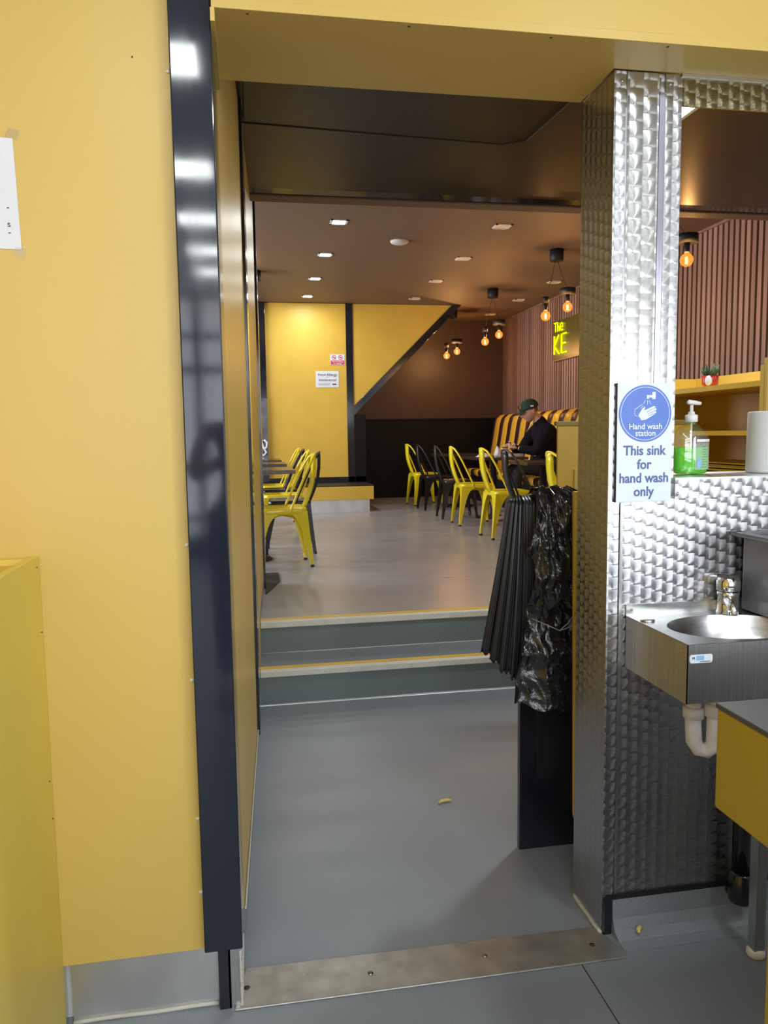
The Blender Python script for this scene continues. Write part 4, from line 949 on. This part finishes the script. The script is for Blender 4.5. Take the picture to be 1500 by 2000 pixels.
man = person('person', 'seated man in dark green cap and black jacket eating at the table', (3.5, HY, ZF), J, hd, hf, hu,
             {'L': ((0, 1, 0), (-.85, .45, .15), (-.1, .0, 1), 1.15, .95), 'R': ((0, -1, 0), (-.85, -.45, .15), (-.1, .0, 1), 1.15, .95)}, m_jack, m_trou, m_shoe, (-1, -.12, 0))
F = Vector(hf).normalized(); U = Vector(hu); U = (U-F*U.dot(F)).normalized(); R = F.cross(U); HC = Vector(hd)
cp_ = MB()
def capf(u, v):
    a = u*2*PI; b = v*PI/2*.98; r = math.cos(b)
    return HC+F*(.108*r*math.cos(a)-.006)+R*(.088*r*math.sin(a))+U*(.028+.100*math.sin(b)**.85)
cp_.grid(capf, 32, 12)
cap = cp_.build('cap', m_cap, man); so = cap.modifiers.new('s', 'SOLIDIFY'); so.thickness = .004; so.offset = 1
br = MB(); br.grid(lambda u, v: HC+F*(.085+v*.095*(1-.45*(2*u-1)**2))+R*((2*u-1)*.072*(1-.25*v))+U*(.034-.020*v-.012*(2*u-1)**2), 14, 5)
bo = br.build('cap_peak', m_cap, cap); so = bo.modifiers.new('s', 'SOLIDIFY'); so.thickness = .004
pf = HC+F*.02-R*.091+U*.048; sgn = -1 if R.y > 0 else 1
MB().lathe([(0, -.002), (.012, -.001), (.012, .001), (0, .002)], (0, 0, 0), 10)
pt = HC+R*(.092 if R.y < 0 else -.092)+F*.0+U*.052
MB().box((pt.x-.016, pt.y-.004, pt.z-.008), (pt.x+.016, pt.y+.002, pt.z+.008)).build('side_logo', m_sign, cap)
fp = HC+F*.098+U*.075; MB().box((fp.x-.012, fp.y-.03, fp.z-.014), (fp.x+.004, fp.y+.02, fp.z+.018)).build('front_badge', m_gold, cap)
hr_ = MB(); hr_.grid(lambda u, v: HC+F*((.099*math.cos(.45*PI+u*1.1*PI))*(1-.12*v)-.006)+R*(.079*math.sin(.45*PI+u*1.1*PI)*(1-.08*v))+U*(.034-.055*v), 24, 4)
hr_.build('hair', basic('short_brown_hair', (.16, .08, .05), .8), man)
ch_pts = []
for i in range(15):
    a = i/14; w = a*2-1; ch_pts.append((3.375-.085-.06*(1-w*w), HY+.085*w, 1.425-.15*(1-abs(w)**1.6)))
MB().tube(ch_pts, .0045, 6).build('chain_necklace', m_gold, man)
B('chest_logo', m_sign, man, (3.33, HY-.150, 1.282), (3.362, HY-.125, 1.302))
man.scale = (1.08, 1.08, 1.08)
bu = thing('burger', 'small burger in a bun held in both hands of the seated man', 'food', (2.96, HY, 1.16))
MB().lathe([(.001, .0), (.036, .002), (.040, .012), (.038, .018)], (2.960, HY, 1.152), 20).build('bottom_bun', m_bun, bu)
MB().lathe([(.037, .018), (.042, .021), (.042, .030), (.037, .033)], (2.960, HY, 1.152), 20).build('patty', basic('patty', (.12, .05, .02), .6), bu)
MB().lathe([(.038, .033), (.041, .038), (.036, .052), (.020, .062), (.001, .065)], (2.960, HY, 1.152), 20).build('top_bun', m_bun, bu)

# the photographer, standing behind the camera; seen only as a reflection in the black jamb
PJ = dict(pel=(-.03, -.52, .95), wst=(-.03, -.50, 1.10), chs=(-.02, -.50, 1.30), nkb=(-.01, -.49, 1.47),
          shL=(-.21, -.50, 1.40), elL=(-.27, -.40, 1.15), wrL=(-.075, -.17, 1.27), shR=(.18, -.50, 1.40), elR=(.25, -.36, 1.16), wrR=(.075, -.17, 1.27),
          hpL=(-.13, -.52, .92), knL=(-.14, -.50, .50), anL=(-.15, -.54, .10), hpR=(.07, -.52, .92), knR=(.08, -.50, .50), anR=(.09, -.54, .10))
ph = person('person', 'standing person in a black jacket holding up a phone, facing the doorway', (.05, -.52, 0), PJ, (.05, -.47, 1.64), (0, 1, -.15), (0, .1, 1),
            {'L': ((.8, .5, 0), (.25, .5, .8), (.3, -.7, .4), .8, .9), 'R': ((-.8, .5, 0), (-.25, .5, .8), (-.3, -.7, .4), .8, .9)}, m_jack, m_jean, m_shoe, (0, 1, 0))
hh = MB(); HP = Vector((.05, -.47, 1.64)); hh.grid(lambda u, v: HP+Vector((.082*math.cos(v*PI/2*.98)*math.sin(u*2*PI), -.008+.103*math.cos(v*PI/2*.98)*math.cos(u*2*PI), .035+.088*math.sin(v*PI/2*.98))), 24, 8)
hh.build('hair', basic('dark_hair', (.03, .02, .015), .8), ph)
pn = B('phone', m_blk, None, (-.038, -.022, 1.265), (.038, -.012, 1.425), .003); tag(pn, 'slim black phone held upright in both hands of the standing person', 'phone')
